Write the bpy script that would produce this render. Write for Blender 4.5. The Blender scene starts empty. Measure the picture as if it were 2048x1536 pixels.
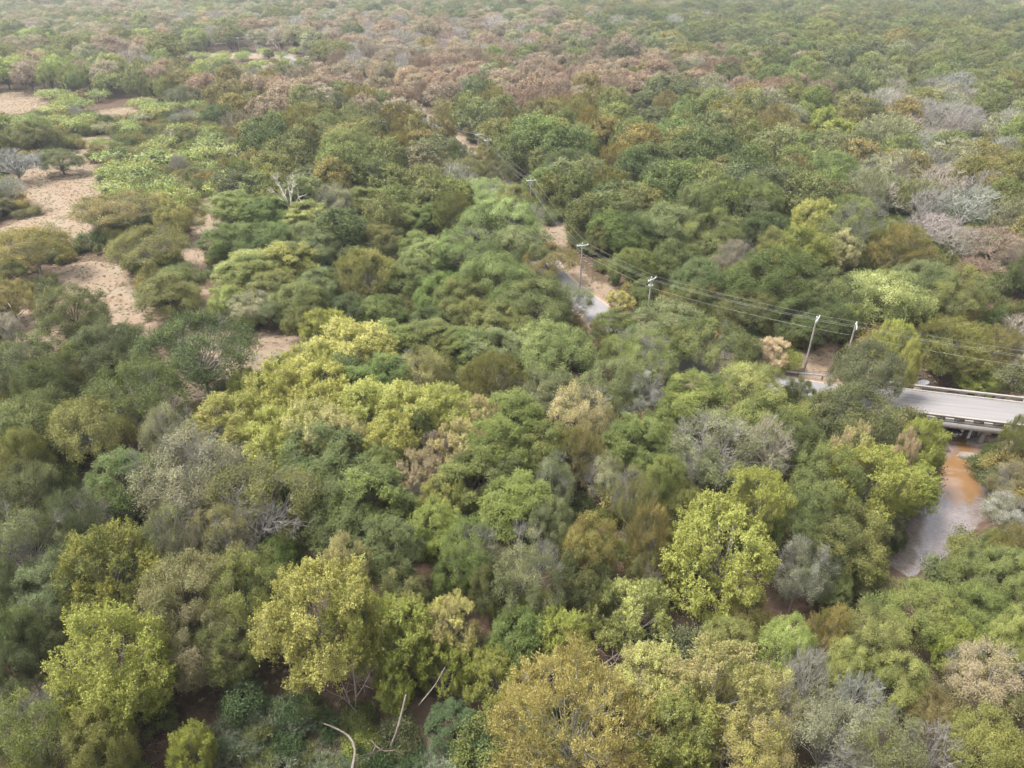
import bpy, math, random
import numpy as np
from mathutils import Vector, Matrix

# ------------------------------------------------------------------ camera, sky, sun, exposure
SC = bpy.context.scene
COL = SC.collection
FPX, PITCH, CH = 1422.0, math.radians(31), 60.0
cam_d = bpy.data.cameras.new('camera'); cam = bpy.data.objects.new('camera', cam_d); COL.objects.link(cam)
cam_d.sensor_width = 36; cam_d.lens = 36 * FPX / 2048; cam_d.clip_start = .5; cam_d.clip_end = 12000
cam.location = (0, 0, CH); cam.rotation_euler = (math.pi / 2 - PITCH, 0, 0)
SC.camera = cam
W = bpy.data.worlds.new('World'); SC.world = W; W.use_nodes = True
wn = W.node_tree.nodes; wl = W.node_tree.links
sky = wn.new('ShaderNodeTexSky'); sky.sky_type = 'NISHITA'; sky.sun_disc = False
SUN_EL, SUN_AZ = math.radians(64), math.radians(275)      # azimuth clockwise from +Y: high, over the far left of the wood
sky.sun_elevation = SUN_EL; sky.sun_rotation = SUN_AZ
sky.air_density = 1.0; sky.dust_density = 4.0; sky.ozone_density = .6
wn['Background'].inputs[1].default_value = .115
bw = wn.new('ShaderNodeRGBToBW'); wl.new(sky.outputs[0], bw.inputs[0])      # an overcast sky: most of its blue greyed out
gm = wn.new('ShaderNodeMix'); gm.data_type = 'RGBA'; gm.inputs[0].default_value = .82
wl.new(sky.outputs[0], gm.inputs[6]); wl.new(bw.outputs[0], gm.inputs[7]); wl.new(gm.outputs[2], wn['Background'].inputs[0])
sun_d = bpy.data.lights.new('sun', 'SUN'); sun_d.energy = 1.4; sun_d.angle = math.radians(18); sun_d.color = (1, .95, .87)
sun = bpy.data.objects.new('sun', sun_d); COL.objects.link(sun)
sd = Vector((math.sin(SUN_AZ) * math.cos(SUN_EL), math.cos(SUN_AZ) * math.cos(SUN_EL), math.sin(SUN_EL)))
sun.rotation_euler = sd.to_track_quat('Z', 'Y').to_euler()
SC.view_settings.view_transform = 'Standard'; SC.view_settings.look = 'None'
SC.view_settings.exposure = 2.04; SC.view_settings.gamma = 1
SC.cycles.max_bounces = 5; SC.cycles.diffuse_bounces = 4; SC.cycles.glossy_bounces = 2; SC.cycles.transmission_bounces = 3
SC.cycles.volume_bounces = 0; SC.cycles.use_denoising = True
SC.cycles.use_adaptive_sampling = True; SC.cycles.adaptive_threshold = .02

rng = np.random.default_rng(7); random.seed(7)

def ray(px, py):
    x = (px - 1024) / FPX; y = -(py - 768) / FPX
    return x, math.cos(PITCH) + y * math.sin(PITCH), -math.sin(PITCH) + y * math.cos(PITCH)
def P(px, py, z=0.0):
    d = ray(px, py); t = (z - CH) / d[2]
    return d[0] * t, d[1] * t
def proj(x, y, z):
    zz = z - CH
    dep = y * math.cos(PITCH) - zz * math.sin(PITCH)
    up = y * math.sin(PITCH) + zz * math.cos(PITCH)
    return 1024 + FPX * x / dep, 768 - FPX * up / dep, dep

# ------------------------------------------------------------------ materials
def mat(name):
    m = bpy.data.materials.new(name); m.use_nodes = True
    nt = m.node_tree; nt.nodes.clear()
    return m, nt.nodes, nt.links
def out(n, l, sh):
    o = n.new('ShaderNodeOutputMaterial'); l.new(sh, o.inputs[0])
def attr(n, name, typ):
    a = n.new('ShaderNodeAttribute'); a.attribute_name = name; a.attribute_type = typ; return a
def math_(n, l, op, a, b=None, clamp=False):
    m = n.new('ShaderNodeMath'); m.operation = op; m.use_clamp = clamp
    for i, v in enumerate((a, b)):
        if v is None: continue
        if isinstance(v, (int, float)): m.inputs[i].default_value = v
        else: l.new(v, m.inputs[i])
    return m.outputs[0]
def mixc(n, l, fac, a, b, mode='MIX'):
    m = n.new('ShaderNodeMix'); m.data_type = 'RGBA'; m.blend_type = mode
    for s, v in ((m.inputs[0], fac), (m.inputs[6], a), (m.inputs[7], b)):
        if isinstance(v, (int, float)): s.default_value = v
        elif isinstance(v, tuple): s.default_value = (*v[:3], 1)
        else: l.new(v, s)
    return m.outputs[2]
def noise(n, l, scale, detail=4, rough=.6, coord=None, dist=0):
    t = n.new('ShaderNodeTexNoise'); t.inputs['Scale'].default_value = scale
    t.inputs['Detail'].default_value = detail; t.inputs['Roughness'].default_value = rough
    t.inputs['Distortion'].default_value = dist
    if coord is not None: l.new(coord, t.inputs['Vector'])
    return t.outputs[0]
def ramp(n, l, fac, *stops):
    r = n.new('ShaderNodeValToRGB'); e = r.color_ramp.elements
    while len(e) < len(stops): e.new(.5)
    for i, (p, c) in enumerate(stops):
        e[i].position = p; e[i].color = (*c, 1) if isinstance(c, tuple) else (c, c, c, 1)
    l.new(fac, r.inputs[0]); return r.outputs[0]
def principled(n, l, col, rough=.8, spec=.3, bump=None, bstr=.3, bdist=.05):
    b = n.new('ShaderNodeBsdfPrincipled')
    if isinstance(col, tuple): b.inputs['Base Color'].default_value = (*col, 1)
    else: l.new(col, b.inputs['Base Color'])
    b.inputs['Roughness'].default_value = rough; b.inputs['Specular IOR Level'].default_value = spec
    if bump is not None:
        bp = n.new('ShaderNodeBump'); bp.inputs['Strength'].default_value = bstr; bp.inputs['Distance'].default_value = bdist
        l.new(bump, bp.inputs['Height']); l.new(bp.outputs[0], b.inputs['Normal'])
    return b

def leaf_material():
    m, n, l = mat('leaf')
    t1 = attr(n, 'tint', 'INSTANCER').outputs['Color']; t2 = attr(n, 'tint2', 'INSTANCER').outputs['Color']
    rnd = attr(n, 'rnd', 'GEOMETRY').outputs['Fac']; lob = attr(n, 'lob', 'GEOMETRY').outputs['Fac']
    tc = n.new('ShaderNodeTexCoord')
    nz = noise(n, l, .42, 3, .6, tc.outputs['Object'])
    f = math_(n, l, 'ADD', math_(n, l, 'MULTIPLY', lob, .55), math_(n, l, 'MULTIPLY', nz, .9))
    f = math_(n, l, 'ADD', f, math_(n, l, 'MULTIPLY', rnd, .22))
    f = ramp(n, l, f, (.52, 0.0), (1.05, 1.0)) if False else math_(n, l, 'MULTIPLY', math_(n, l, 'SUBTRACT', f, .5), 1.7, True)
    c = mixc(n, l, f, t1, t2)
    v = math_(n, l, 'ADD', math_(n, l, 'MULTIPLY', rnd, .56), .74)
    v = math_(n, l, 'MULTIPLY', v, math_(n, l, 'ADD', math_(n, l, 'MULTIPLY', lob, .35), .82))
    c = mixc(n, l, 1.0, c, v, 'MULTIPLY')
    b = principled(n, l, c, .6, .3)
    tr = n.new('ShaderNodeBsdfTranslucent')
    l.new(mixc(n, l, 1.0, c, (1.25, 1.3, .75), 'MULTIPLY'), tr.inputs[0])
    mx = n.new('ShaderNodeMixShader'); mx.inputs[0].default_value = .27
    l.new(b.outputs[0], mx.inputs[1]); l.new(tr.outputs[0], mx.inputs[2])
    out(n, l, mx.outputs[0]); return m
LEAF = leaf_material()
def bark_material(name, a, b_, tinted=False):
    m, n, l = mat(name)
    tc = n.new('ShaderNodeTexCoord')
    nz = noise(n, l, 3.0, 5, .7, tc.outputs['Object'])
    c = mixc(n, l, nz, a, b_)
    if tinted:
        t1 = attr(n, 'tint', 'INSTANCER').outputs['Color']
        rnd = attr(n, 'rnd', 'GEOMETRY').outputs['Fac']
        v = math_(n, l, 'ADD', math_(n, l, 'MULTIPLY', rnd, .6), math_(n, l, 'ADD', math_(n, l, 'MULTIPLY', nz, .5), .45))
        c = mixc(n, l, 1.0, t1, v, 'MULTIPLY')
    out(n, l, principled(n, l, c, .85, .2).outputs[0]); return m
BARK = bark_material('bark', (.05, .04, .03), (.15, .125, .10))
BARKP = bark_material('pale_bark', (.15, .14, .125), (.33, .31, .28))
TWIG = bark_material('bare_twig', (.2, .2, .2), (.3, .3, .3), True)

def simple(name, a, b_, scale=2.0, rough=.85, spec=.25, bstr=.3, bd=.03, detail=6, stops=None):
    m, n, l = mat(name); tc = n.new('ShaderNodeTexCoord')
    nz = noise(n, l, scale, detail, .65, tc.outputs['Object'])
    f = ramp(n, l, nz, (.3, 0.0), (.7, 1.0))
    out(n, l, principled(n, l, mixc(n, l, f, a, b_), rough, spec, nz, bstr, bd).outputs[0]); return m
M_WOOD = simple('weathered_pole_wood', (.17, .15, .13), (.34, .31, .28), 1.3)
M_WOODW = simple('pale_crossarm_wood', (.5, .49, .47), (.68, .67, .65), 3)
M_INS = simple('insulator_porcelain', (.5, .5, .5), (.65, .66, .66), 5, .25, .5)
M_STEEL = simple('galvanised_steel', (.30, .32, .35), (.46, .48, .5), 2, .45, .5)
M_STEELD = simple('dark_weathered_steel', (.06, .055, .05), (.14, .13, .12), 2, .6, .4)
M_WIRE = simple('aluminium_wire', (.26, .27, .25), (.38, .39, .37), 1, .5, .4)
M_DARK = simple('blackened_debris', (.012, .012, .012), (.06, .055, .05), 3)
M_LOG = simple('bleached_dead_wood', (.12, .10, .085), (.27, .235, .20), 3.2)
M_LOGD = simple('brown_dead_wood', (.09, .07, .055), (.23, .18, .15), 2.2)
M_ROCK = simple('creek_stone', (.15, .125, .105), (.27, .235, .21), .8, .9, .2, .6, .1)
M_SILT = simple('drifted_silt', (.16, .125, .10), (.3, .25, .21), .7, .95, .1, .5, .1)

def concrete(name, lo, hi, stain):
    m, n, l = mat(name); tc = n.new('ShaderNodeTexCoord')
    a = noise(n, l, .5, 6, .7, tc.outputs['Object']); b = noise(n, l, 5, 5, .7, tc.outputs['Object'])
    c = mixc(n, l, ramp(n, l, a, (.3, 0.0), (.7, 1.0)), lo, hi)
    mp = n.new('ShaderNodeMapping'); mp.inputs['Scale'].default_value = (2.5, 2.5, .25); l.new(tc.outputs['Object'], mp.inputs[0])
    s = noise(n, l, 1.2, 5, .7, mp.outputs[0])
    c = mixc(n, l, ramp(n, l, s, (.5, 0.0), (.75, .7)), c, stain)
    c = mixc(n, l, math_(n, l, 'MULTIPLY', b, .35), c, stain)
    out(n, l, principled(n, l, c, .85, .25, b, .3, .02).outputs[0]); return m
M_CONC = concrete('concrete', (.25, .235, .22), (.34, .32, .30), (.15, .135, .12))
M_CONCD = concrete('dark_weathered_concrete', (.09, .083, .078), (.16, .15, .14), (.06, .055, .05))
M_CONCP = concrete('pale_concrete', (.26, .235, .215), (.34, .31, .285), (.17, .15, .13))

# ------------------------------------------------------------------ object helpers
def link(o, parent=None, label=None, cat=None, group=None, kind=None):
    COL.objects.link(o)
    if parent: o.parent = parent
    if label: o['label'] = label
    if cat: o['category'] = cat
    if group: o['group'] = group
    if kind: o['kind'] = kind
    return o
def thing(name, label, cat, loc=(0, 0, 0), rz=0.0, group=None):
    o = bpy.data.objects.new(name, None); o.empty_display_size = .5
    o.location = loc; o.rotation_euler = (0, 0, rz)
    return link(o, None, label, cat, group)
def mesh_np(name, V, F, mats, fm=None, attrs=None, smooth=False):
    """V (n,3); F list of index arrays (k,s) with one face size each"""
    me = bpy.data.meshes.new(name)
    F = [f for f in F if len(f)]
    me.vertices.add(len(V)); me.vertices.foreach_set('co', np.asarray(V, np.float32).ravel())
    nl = sum(f.size for f in F); nf = sum(len(f) for f in F)
    me.loops.add(nl); me.polygons.add(nf)
    me.loops.foreach_set('vertex_index', np.concatenate([f.ravel() for f in F]).astype(np.int32))
    st = []; c = 0
    for f in F:
        st.append(c + np.arange(len(f)) * f.shape[1]); c += f.size
    me.polygons.foreach_set('loop_start', np.concatenate(st).astype(np.int32))
    for m in mats: me.materials.append(m)
    if fm is not None: me.polygons.foreach_set('material_index', np.asarray(fm, np.int32))
    if smooth: me.polygons.foreach_set('use_smooth', np.ones(nf, bool))
    me.update(calc_edges=True)
    for k, v in (attrs or {}).items():
        a = me.attributes.new(k, 'FLOAT', 'FACE'); a.data.foreach_set('value', np.asarray(v, np.float32))
    return me
def unit(v): return v / np.maximum(np.linalg.norm(v, axis=-1, keepdims=True), 1e-9)
def tubes(P0, P1, r0, r1, sides=4):
    P0 = np.asarray(P0, float).reshape(-1, 3); P1 = np.asarray(P1, float).reshape(-1, 3); n = len(P0)
    r0 = np.broadcast_to(r0, n); r1 = np.broadcast_to(r1, n)
    d = unit(P1 - P0); ref = np.where(np.abs(d[:, 2:3]) > .9, np.array([[1., 0, 0]]), np.array([[0, 0, 1.]]))
    u = unit(np.cross(d, ref)); w = np.cross(d, u)
    a = np.arange(sides) / sides * 2 * np.pi
    ring = np.cos(a)[None, :, None] * u[:, None] + np.sin(a)[None, :, None] * w[:, None]
    V = np.concatenate([P0[:, None] + ring * r0[:, None, None], P1[:, None] + ring * r1[:, None, None]], 1).reshape(-1, 3)
    k = np.arange(sides); k2 = (k + 1) % sides
    q = np.stack([k, k2, k2 + sides, k + sides], 1)
    F = (q[None] + (np.arange(n) * 2 * sides)[:, None, None]).reshape(-1, 4)
    return V, F
class Geo:
    """collects boxes and tubes into one mesh"""
    def __init__(s): s.V = []; s.Q = []; s.n = 0
    def add(s, V, F):
        s.V.append(np.asarray(V, float)); s.Q.append(np.asarray(F) + s.n); s.n += len(V)
    def tube(s, pts, r, sides=8):
        pts = np.asarray(pts, float); r = np.broadcast_to(r, len(pts))
        s.add(*tubes(pts[:-1], pts[1:], r[:-1], r[1:], sides))
        for p, q, rr in ((pts[0], pts[1], r[0]), (pts[-1], pts[-2], r[-1])):
            e = p + unit((p - q)[None])[0] * rr * .6
            s.add(*tubes([p], [e], rr, rr * .15, sides))
    def box(s, c, size, rot=None, taper=0):
        c = np.asarray(c, float); h = np.asarray(size, float) / 2; b = min(h) * .18
        V = []
        for z, k in ((-h[2], b), (-h[2] + b, 0), (h[2] - b, 0), (h[2], b)):
            for x, y in ((-1, -1), (1, -1), (1, 1), (-1, 1)):
                V.append((x * (h[0] - k - taper * (z > 0)), y * (h[1] - k - taper * (z > 0)), z))
        V = np.array(V)
        if rot is not None: V = V @ np.array(rot).T
        F = [[3, 2, 1, 0], [12, 13, 14, 15]]
        for L in range(3):
            for i in range(4):
                j = (i + 1) % 4; F.append([L * 4 + i, L * 4 + j, L * 4 + 4 + j, L * 4 + 4 + i])
        s.add(V + c, F)
    def obj(s, name, m, parent=None, smooth=False, **k):
        me = mesh_np(name, np.concatenate(s.V), [np.concatenate(s.Q)], [m], smooth=smooth)
        return link(bpy.data.objects.new(name, me), parent, **k)
def rz(a):
    c, s = math.cos(a), math.sin(a); return np.array([[c, -s, 0], [s, c, 0], [0, 0, 1.]])

# ------------------------------------------------------------------ ground plan
def spline(pts, step=2.0):
    p = np.array(pts, float); p = np.vstack([2 * p[0] - p[1], p, 2 * p[-1] - p[-2]]); o = []
    for i in range(1, len(p) - 2):
        n = max(2, int(np.linalg.norm(p[i + 1] - p[i]) / step))
        for t in np.linspace(0, 1, n, endpoint=False):
            o.append(.5 * ((2 * p[i]) + (-p[i-1] + p[i+1]) * t + (2*p[i-1] - 5*p[i] + 4*p[i+1] - p[i+2]) * t*t + (-p[i-1] + 3*p[i] - 3*p[i+1] + p[i+2]) * t**3))
    o.append(p[-2]); return np.array(o)
BD = np.array([.970, -.243]); BN = np.array([.243, .970])     # along and across the bridge
def bp(s, n): return BD * s + BN * n                          # bridge coordinates -> world
BC = 106.3; BHW = 4.35                                        # bridge centre line and half width
ROAD_PX = [(1500, 752), (1350, 722), (1250, 680), (1190, 622), (1112, 560), (1058, 480), (1012, 405), (955, 335), (905, 285), (830, 230), (700, 170), (610, 135), (560, 112), (430, 108), (300, 112)]
road_pts = [tuple(bp(s, BC)) for s in (140, 100, 60, 35, 22)] + [P(x, y) for x, y in ROAD_PX[1:]]
ROAD = spline(road_pts, 3.0)
CREEK_PX = [(2200, 640), (2050, 715), (1950, 770), (1925, 830), (1918, 880), (1905, 925), (1922, 985), (1885, 1045), (1815, 1110), (1740, 1170), (1640, 1235), (1500, 1280), (1350, 1292), (1200, 1315), (1050, 1392), (900, 1480), (700, 1600), (500, 1700)]
CREEK = spline([P(x, y, -4.2) for x, y in CREEK_PX], 1.5)
CW = np.interp(np.arange(len(CREEK)), np.linspace(0, len(CREEK) - 1, len(CREEK_PX)),
               [5, 5, 4.5, 4, 3.6, 2.9, 2.9, 3.5, 4.2, 3.4, 3, 2.5, 2.5, 2.5, 2.6, 3, 4, 5]) * .7
WET = np.interp(np.arange(len(CREEK)), np.linspace(0, len(CREEK) - 1, len(CREEK_PX)),
                [1, 1, 1, 1, 1, 1, 1, 1, 1, .6, .2, 0, 0, 0, 0, 0, 0, 0])
DEP = np.interp(np.arange(len(CREEK)), np.linspace(0, len(CREEK) - 1, len(CREEK_PX)),
                [5, 5, 5, 5, 5, 5, 5, 5, 5, 4.9, 4.2, 3.6, 3.3, 3, 2.8, 2.6, 2.5, 2.5])
def nearest(pts, x, y):
    x = np.atleast_1d(np.asarray(x, float)); y = np.atleast_1d(np.asarray(y, float))
    best = np.full(x.shape, 1e9); idx = np.zeros(x.shape, int)
    for i in range(0, len(pts), 40):
        c = pts[i:i + 40]
        d = (x[..., None] - c[:, 0]) ** 2 + (y[..., None] - c[:, 1]) ** 2
        k = d.argmin(-1); dm = np.take_along_axis(d, k[..., None], -1)[..., 0]
        b = dm < best; best[b] = dm[b]; idx[b] = k[b] + i
    return np.sqrt(best), idx
def sstep(a, b, x):
    t = np.clip((x - a) / (b - a), 0, 1); return t * t * (3 - 2 * t)
def terr(x, y):
    x = np.atleast_1d(np.asarray(x, float)); y = np.atleast_1d(np.asarray(y, float))
    z = .5 * np.sin(x * .031 + 1.3) * np.cos(y * .027) + .28 * np.sin(x * .11 + y * .07) * np.cos(y * .09 - x * .05)
    z = z + 5 * np.sin(x * .0031 + .8) * np.sin(y * .0024 + .4) * sstep(250, 900, y)
    dr, _ = nearest(ROAD, x, y)
    z = z * (.15 + .85 * sstep(5, 22, dr))
    dc, i = nearest(CREEK, x, y)
    w = CW[i]; dep = DEP[i]
    wob = .5 * np.sin(x * .9) * np.cos(y * .8) + .35 * np.sin(x * 2.1 + y * 1.7)
    bank = 1 - sstep(w * .75 + wob * .5, w + 6.0 + wob, dc)
    z = z * (1 - bank) - bank * dep + .12 * wob * (bank > .05)
    # approach embankment keeps the road level beside the bridge
    s = x * BD[0] + y * BD[1]; n = x * BN[0] + y * BN[1]
    near = (np.abs(n - BC) < 6) & ((s < 38) | (s > 66))
    return z
def tz(x, y): return float(terr(x, y)[0])
def G(px, py):
    z = 0.0
    for _ in range(6):
        x, y = P(px, py, z); z = tz(x, y)
    return x, y, z

# ellipses of the photograph put on the ground: open dry grass (strength)
CLEAR = [(185, 560, 85, 42), (245, 612, 62, 50), (330, 665, 60, 24), (410, 680, 60, 22), (60, 640, 70, 55), (70, 690, 60, 30), (105, 370, 95, 50), (165, 400, 55, 38),
         (25, 208, 75, 24), (230, 226, 60, 9), (195, 285, 34, 16), (150, 320, 40, 20), (418, 445, 34, 60), (385, 520, 40, 45),
         (400, 610, 30, 40), (480, 690, 110, 30), (570, 692, 70, 22), (490, 745, 60, 50), (110, 455, 90, 28), (20, 470, 60, 20),
         (855, 1450, 60, 60), (1118, 468, 22, 34), (1190, 592, 50, 30), (1610, 722, 70, 26), (1645, 690, 34, 34), (450, 110, 80, 6),
         (608, 128, 34, 9), (645, 162, 26, 8), (585, 150, 20, 8), (760, 1335, 90, 36), (1240, 640, 40, 18), (380, 780, 50, 24)]
MESQ = [(300, 330, 190, 120), (500, 140, 150, 34), (90, 400, 110, 60), (60, 230, 110, 40), (200, 260, 120, 60)]
OPEN = [(600, 1440, 230, 110), (860, 1450, 90, 80), (400, 1400, 80, 60), (1700, 1185, 60, 30), (1400, 1240, 50, 40), (1250, 1320, 60, 36), (740, 1345, 100, 34)]
def in_ell(E, px, py, k=1.0):
    return any(((px - a) / (c * k)) ** 2 + ((py - b) / (d * k)) ** 2 < 1 for a, b, c, d in E)
def ell_field(E, px, py):
    f = np.zeros_like(px)
    for a, b, c, d in E:
        f = np.maximum(f, 1 - sstep(.6, 1.25, np.sqrt(((px - a) / c) ** 2 + ((py - b) / d) ** 2)))
    return f

# ------------------------------------------------------------------ terrain sheet
def axis(lo, hi, a, b, step, g=1.09):
    v = list(np.arange(a, b + step, step)); s = step
    while v[-1] < hi: s = min(s * g, 400); v.append(v[-1] + s)
    s = step; w = [v[0]]
    while w[-1] > lo: s = min(s * g, 400); w.append(w[-1] - s)
    return np.array(w[:0:-1] + v)
ax = axis(-6000, 6000, -60, 100, 1.0); ay = axis(-1500, 8000, 25, 130, 1.0, 1.06)
X, Y = np.meshgrid(ax, ay); xf, yf = X.ravel(), Y.ravel()
zf = terr(xf, yf)
V = np.stack([xf, yf, zf], 1); nx, ny = len(ax), len(ay)
i, j = np.meshgrid(np.arange(nx - 1), np.arange(ny - 1)); b0 = (j * nx + i).ravel()
F = np.stack([b0, b0 + 1, b0 + nx + 1, b0 + nx], 1)
def ground_material():
    m, n, l = mat('ground'); tc = n.new('ShaderNodeTexCoord'); co = tc.outputs['Object']
    dry = attr(n, 'dry', 'GEOMETRY').outputs['Fac']; bed = attr(n, 'bed', 'GEOMETRY').outputs['Fac']; grn = attr(n, 'green', 'GEOMETRY').outputs['Fac']
    a = noise(n, l, .12, 5, .6, co); b = noise(n, l, 1.3, 6, .7, co); c = noise(n, l, 7, 4, .7, co); p = noise(n, l, .5, 4, .7, co, 1.0)
    lit = mixc(n, l, ramp(n, l, b, (.32, 0.0), (.68, 1.0)), (.050, .033, .023), (.135, .088, .062))
    lit = mixc(n, l, ramp(n, l, a, (.45, 0.0), (.65, .6)), lit, (.055, .055, .03))
    gr = mixc(n, l, ramp(n, l, b, (.3, 0.0), (.7, 1.0)), (.195, .150, .108), (.265, .212, .155))
    gr = mixc(n, l, ramp(n, l, p, (.52, 0.0), (.68, .75)), gr, (.13, .12, .065))
    gr = mixc(n, l, ramp(n, l, a, (.4, 0.0), (.7, .55)), gr, (.22, .13, .095))
    f = math_(n, l, 'ADD', dry, math_(n, l, 'MULTIPLY', math_(n, l, 'SUBTRACT', b, .5), .9))
    col = mixc(n, l, ramp(n, l, f, (.38, 0.0), (.62, 1.0)), lit, gr)
    gg = math_(n, l, 'MULTIPLY', grn, ramp(n, l, p, (.35, .1), (.6, .9)))
    col = mixc(n, l, math_(n, l, 'MULTIPLY', gg, .6), col, (.12, .13, .075))
    mud = mixc(n, l, ramp(n, l, p, (.35, 0.0), (.65, 1.0)), (.085, .058, .045), (.17, .12, .095))
    col = mixc(n, l, bed, col, mud)
    col = mixc(n, l, 1.0, col, ramp(n, l, c, (.25, .75), (.75, 1.2)), 'MULTIPLY')
    h = math_(n, l, 'ADD', b, math_(n, l, 'MULTIPLY', c, .4))
    out(n, l, principled(n, l, col, .95, .1, h, .5, .06).outputs[0]); return m
me = mesh_np('ground', V, [F], [ground_material()], smooth=True)
dep = yf * math.cos(PITCH) - (zf - CH) * math.sin(PITCH); ok = dep > 5
pxs = np.where(ok, 1024 + FPX * xf / np.maximum(dep, 5), -9999); pys = np.where(ok, 768 - FPX * (yf * math.sin(PITCH) + (zf - CH) * math.cos(PITCH)) / np.maximum(dep, 5), 9999)
dr, _ = nearest(ROAD, xf, yf); dc, ci = nearest(CREEK, xf, yf)
dry = np.maximum(ell_field(CLEAR, pxs, pys), .95 * (1 - sstep(5.5, 10.0, dr)))
dry = np.maximum(dry, .32 * ell_field(MESQ, pxs, pys) + .0)
bed = (1 - sstep(CW[ci] * .8, CW[ci] + 4, dc)) * np.clip(WET[ci] * 1.2 + .35, 0, 1)
grn = ell_field([(640, 1480, 200, 80), (560, 1500, 150, 60), (500, 735, 60, 40), (540, 720, 60, 24)], pxs, pys)
for k, v in (('dry', dry), ('bed', bed), ('green', grn)):
    a = me.attributes.new(k, 'FLOAT', 'POINT'); a.data.foreach_set('value', v.astype(np.float32))
link(bpy.data.objects.new('ground', me), kind='structure')

# ------------------------------------------------------------------ road, verge, water
def ribbon(name, line, hw, zoff, m, zfun=None, crown=0.06):
    t = unit(np.gradient(line, axis=0)); nrm = np.stack([-t[:, 1], t[:, 0]], 1); hw = np.broadcast_to(hw, len(line))
    cols = [-1, -.6, 0, .6, 1]; V = []
    for c in cols:
        p = line + nrm * (hw * c)[:, None]
        V.append(np.column_stack([p, np.full(len(p), zoff) + crown * (1 - abs(c)) if zfun is None else zfun(p, c)]))
    V = np.stack(V, 1).reshape(-1, 3); k = len(cols); n = len(line)
    i, j = np.meshgrid(np.arange(k - 1), np.arange(n - 1)); b = (j * k + i).ravel()
    me = mesh_np(name, V, [np.stack([b, b + 1, b + k + 1, b + k], 1)], [m], smooth=True)
    return link(bpy.data.objects.new(name, me), kind='structure')
def asphalt():
    m, n, l = mat('asphalt'); tc = n.new('ShaderNodeTexCoord'); co = tc.outputs['Object']
    a = noise(n, l, .3, 5, .6, co); b = noise(n, l, 12, 4, .7, co)
    c = mixc(n, l, ramp(n, l, a, (.3, 0.0), (.7, 1.0)), (.17, .165, .17), (.23, .22, .225))
    c = mixc(n, l, 1.0, c, ramp(n, l, b, (.2, .8), (.8, 1.15)), 'MULTIPLY')
    out(n, l, principled(n, l, c, .9, .2, b, .2, .01).outputs[0]); return m
def shell_line(side):
    t = unit(np.gradient(ROAD, axis=0)); return ROAD + np.stack([-t[:, 1], t[:, 0]], 1) * side
sb = ROAD @ BD; nb = ROAD @ BN
off_bridge = ~((np.abs(nb - BC) < 1.5) & (sb > 37))
cut = np.where(off_bridge)[0]
def road_z(p, c):
    z = terr(p[:, 0], p[:, 1]); d, _ = nearest(CREEK, p[:, 0], p[:, 1])
    far = sstep(250, 500, p[:, 1])
    return np.maximum(z, -.2) * (.3 + .7 * far) + .30 - .06 * abs(c)
rl = ROAD[cut[0]:]
vm = simple('pale_verge_gravel', (.25, .185, .14), (.40, .32, .26), 1.5, .95, .1, .5, .05)
ribbon('verge', rl, 4.6, .2, vm, lambda p, c: road_z(p, c) - .05 - .35 * (abs(c) == 1))
ribbon('road', rl, 3.1, .3, asphalt(), road_z)

def water_material():
    m, n, l = mat('creek_water'); tc = n.new('ShaderNodeTexCoord'); co = tc.outputs['Object']
    sil = attr(n, 'silt', 'GEOMETRY').outputs['Fac']
    a = noise(n, l, .55, 6, .7, co, 1.2); b = noise(n, l, 2.2, 6, .75, co, .5)
    org = mixc(n, l, a, (.17, .095, .042), (.26, .148, .07))
    pal = mixc(n, l, ramp(n, l, b, (.38, 0.0), (.62, 1.0)), (.135, .105, .095), (.225, .19, .18))
    f = math_(n, l, 'ADD', sil, math_(n, l, 'MULTIPLY', math_(n, l, 'SUBTRACT', a, .5), 1.9))
    col = mixc(n, l, ramp(n, l, f, (.3, 0.0), (.8, 1.0)), org, pal)
    pb = principled(n, l, col, .12, .5, b, .10, .05)
    pb.inputs['IOR'].default_value = 1.333
    pb.inputs['Coat Weight'].default_value = 1.0; pb.inputs['Coat Roughness'].default_value = .05; pb.inputs['Coat IOR'].default_value = 1.95
    out(n, l, pb.outputs[0]); return m
kw = np.where(WET > .25)[0]; wl_ = CREEK[kw[0]:kw[-1] + 1]
t = unit(np.gradient(wl_, axis=0)); nn = np.stack([-t[:, 1], t[:, 0]], 1); cols = np.linspace(-1, 1, 9); V = []
hw = CW[kw[0]:kw[-1] + 1] + 1.3
for c in cols:
    p = wl_ + nn * (hw * c)[:, None]; V.append(np.column_stack([p, np.full(len(p), -4.3)]))
V = np.stack(V, 1).reshape(-1, 3); k = len(cols); n_ = len(wl_)
i, j = np.meshgrid(np.arange(k - 1), np.arange(n_ - 1)); b0 = (j * k + i).ravel()
me = mesh_np('creek', V, [np.stack([b0, b0 + 1, b0 + k + 1, b0 + k], 1)], [water_material()], smooth=True)
dd = V[:, 1] * math.cos(PITCH) - (V[:, 2] - CH) * math.sin(PITCH)
wx = 1024 + FPX * V[:, 0] / dd; wy = 768 - FPX * (V[:, 1] * math.sin(PITCH) + (V[:, 2] - CH) * math.cos(PITCH)) / dd
orange = ell_field([(1950, 860, 55, 45), (1922, 955, 46, 56)], wx, wy)
silt = np.clip(1 - orange * 1.1, 0, 1)
a = me.attributes.new('silt', 'FLOAT', 'POINT'); a.data.foreach_set('value', silt.astype(np.float32))
link(bpy.data.objects.new('creek', me), kind='structure')

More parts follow.
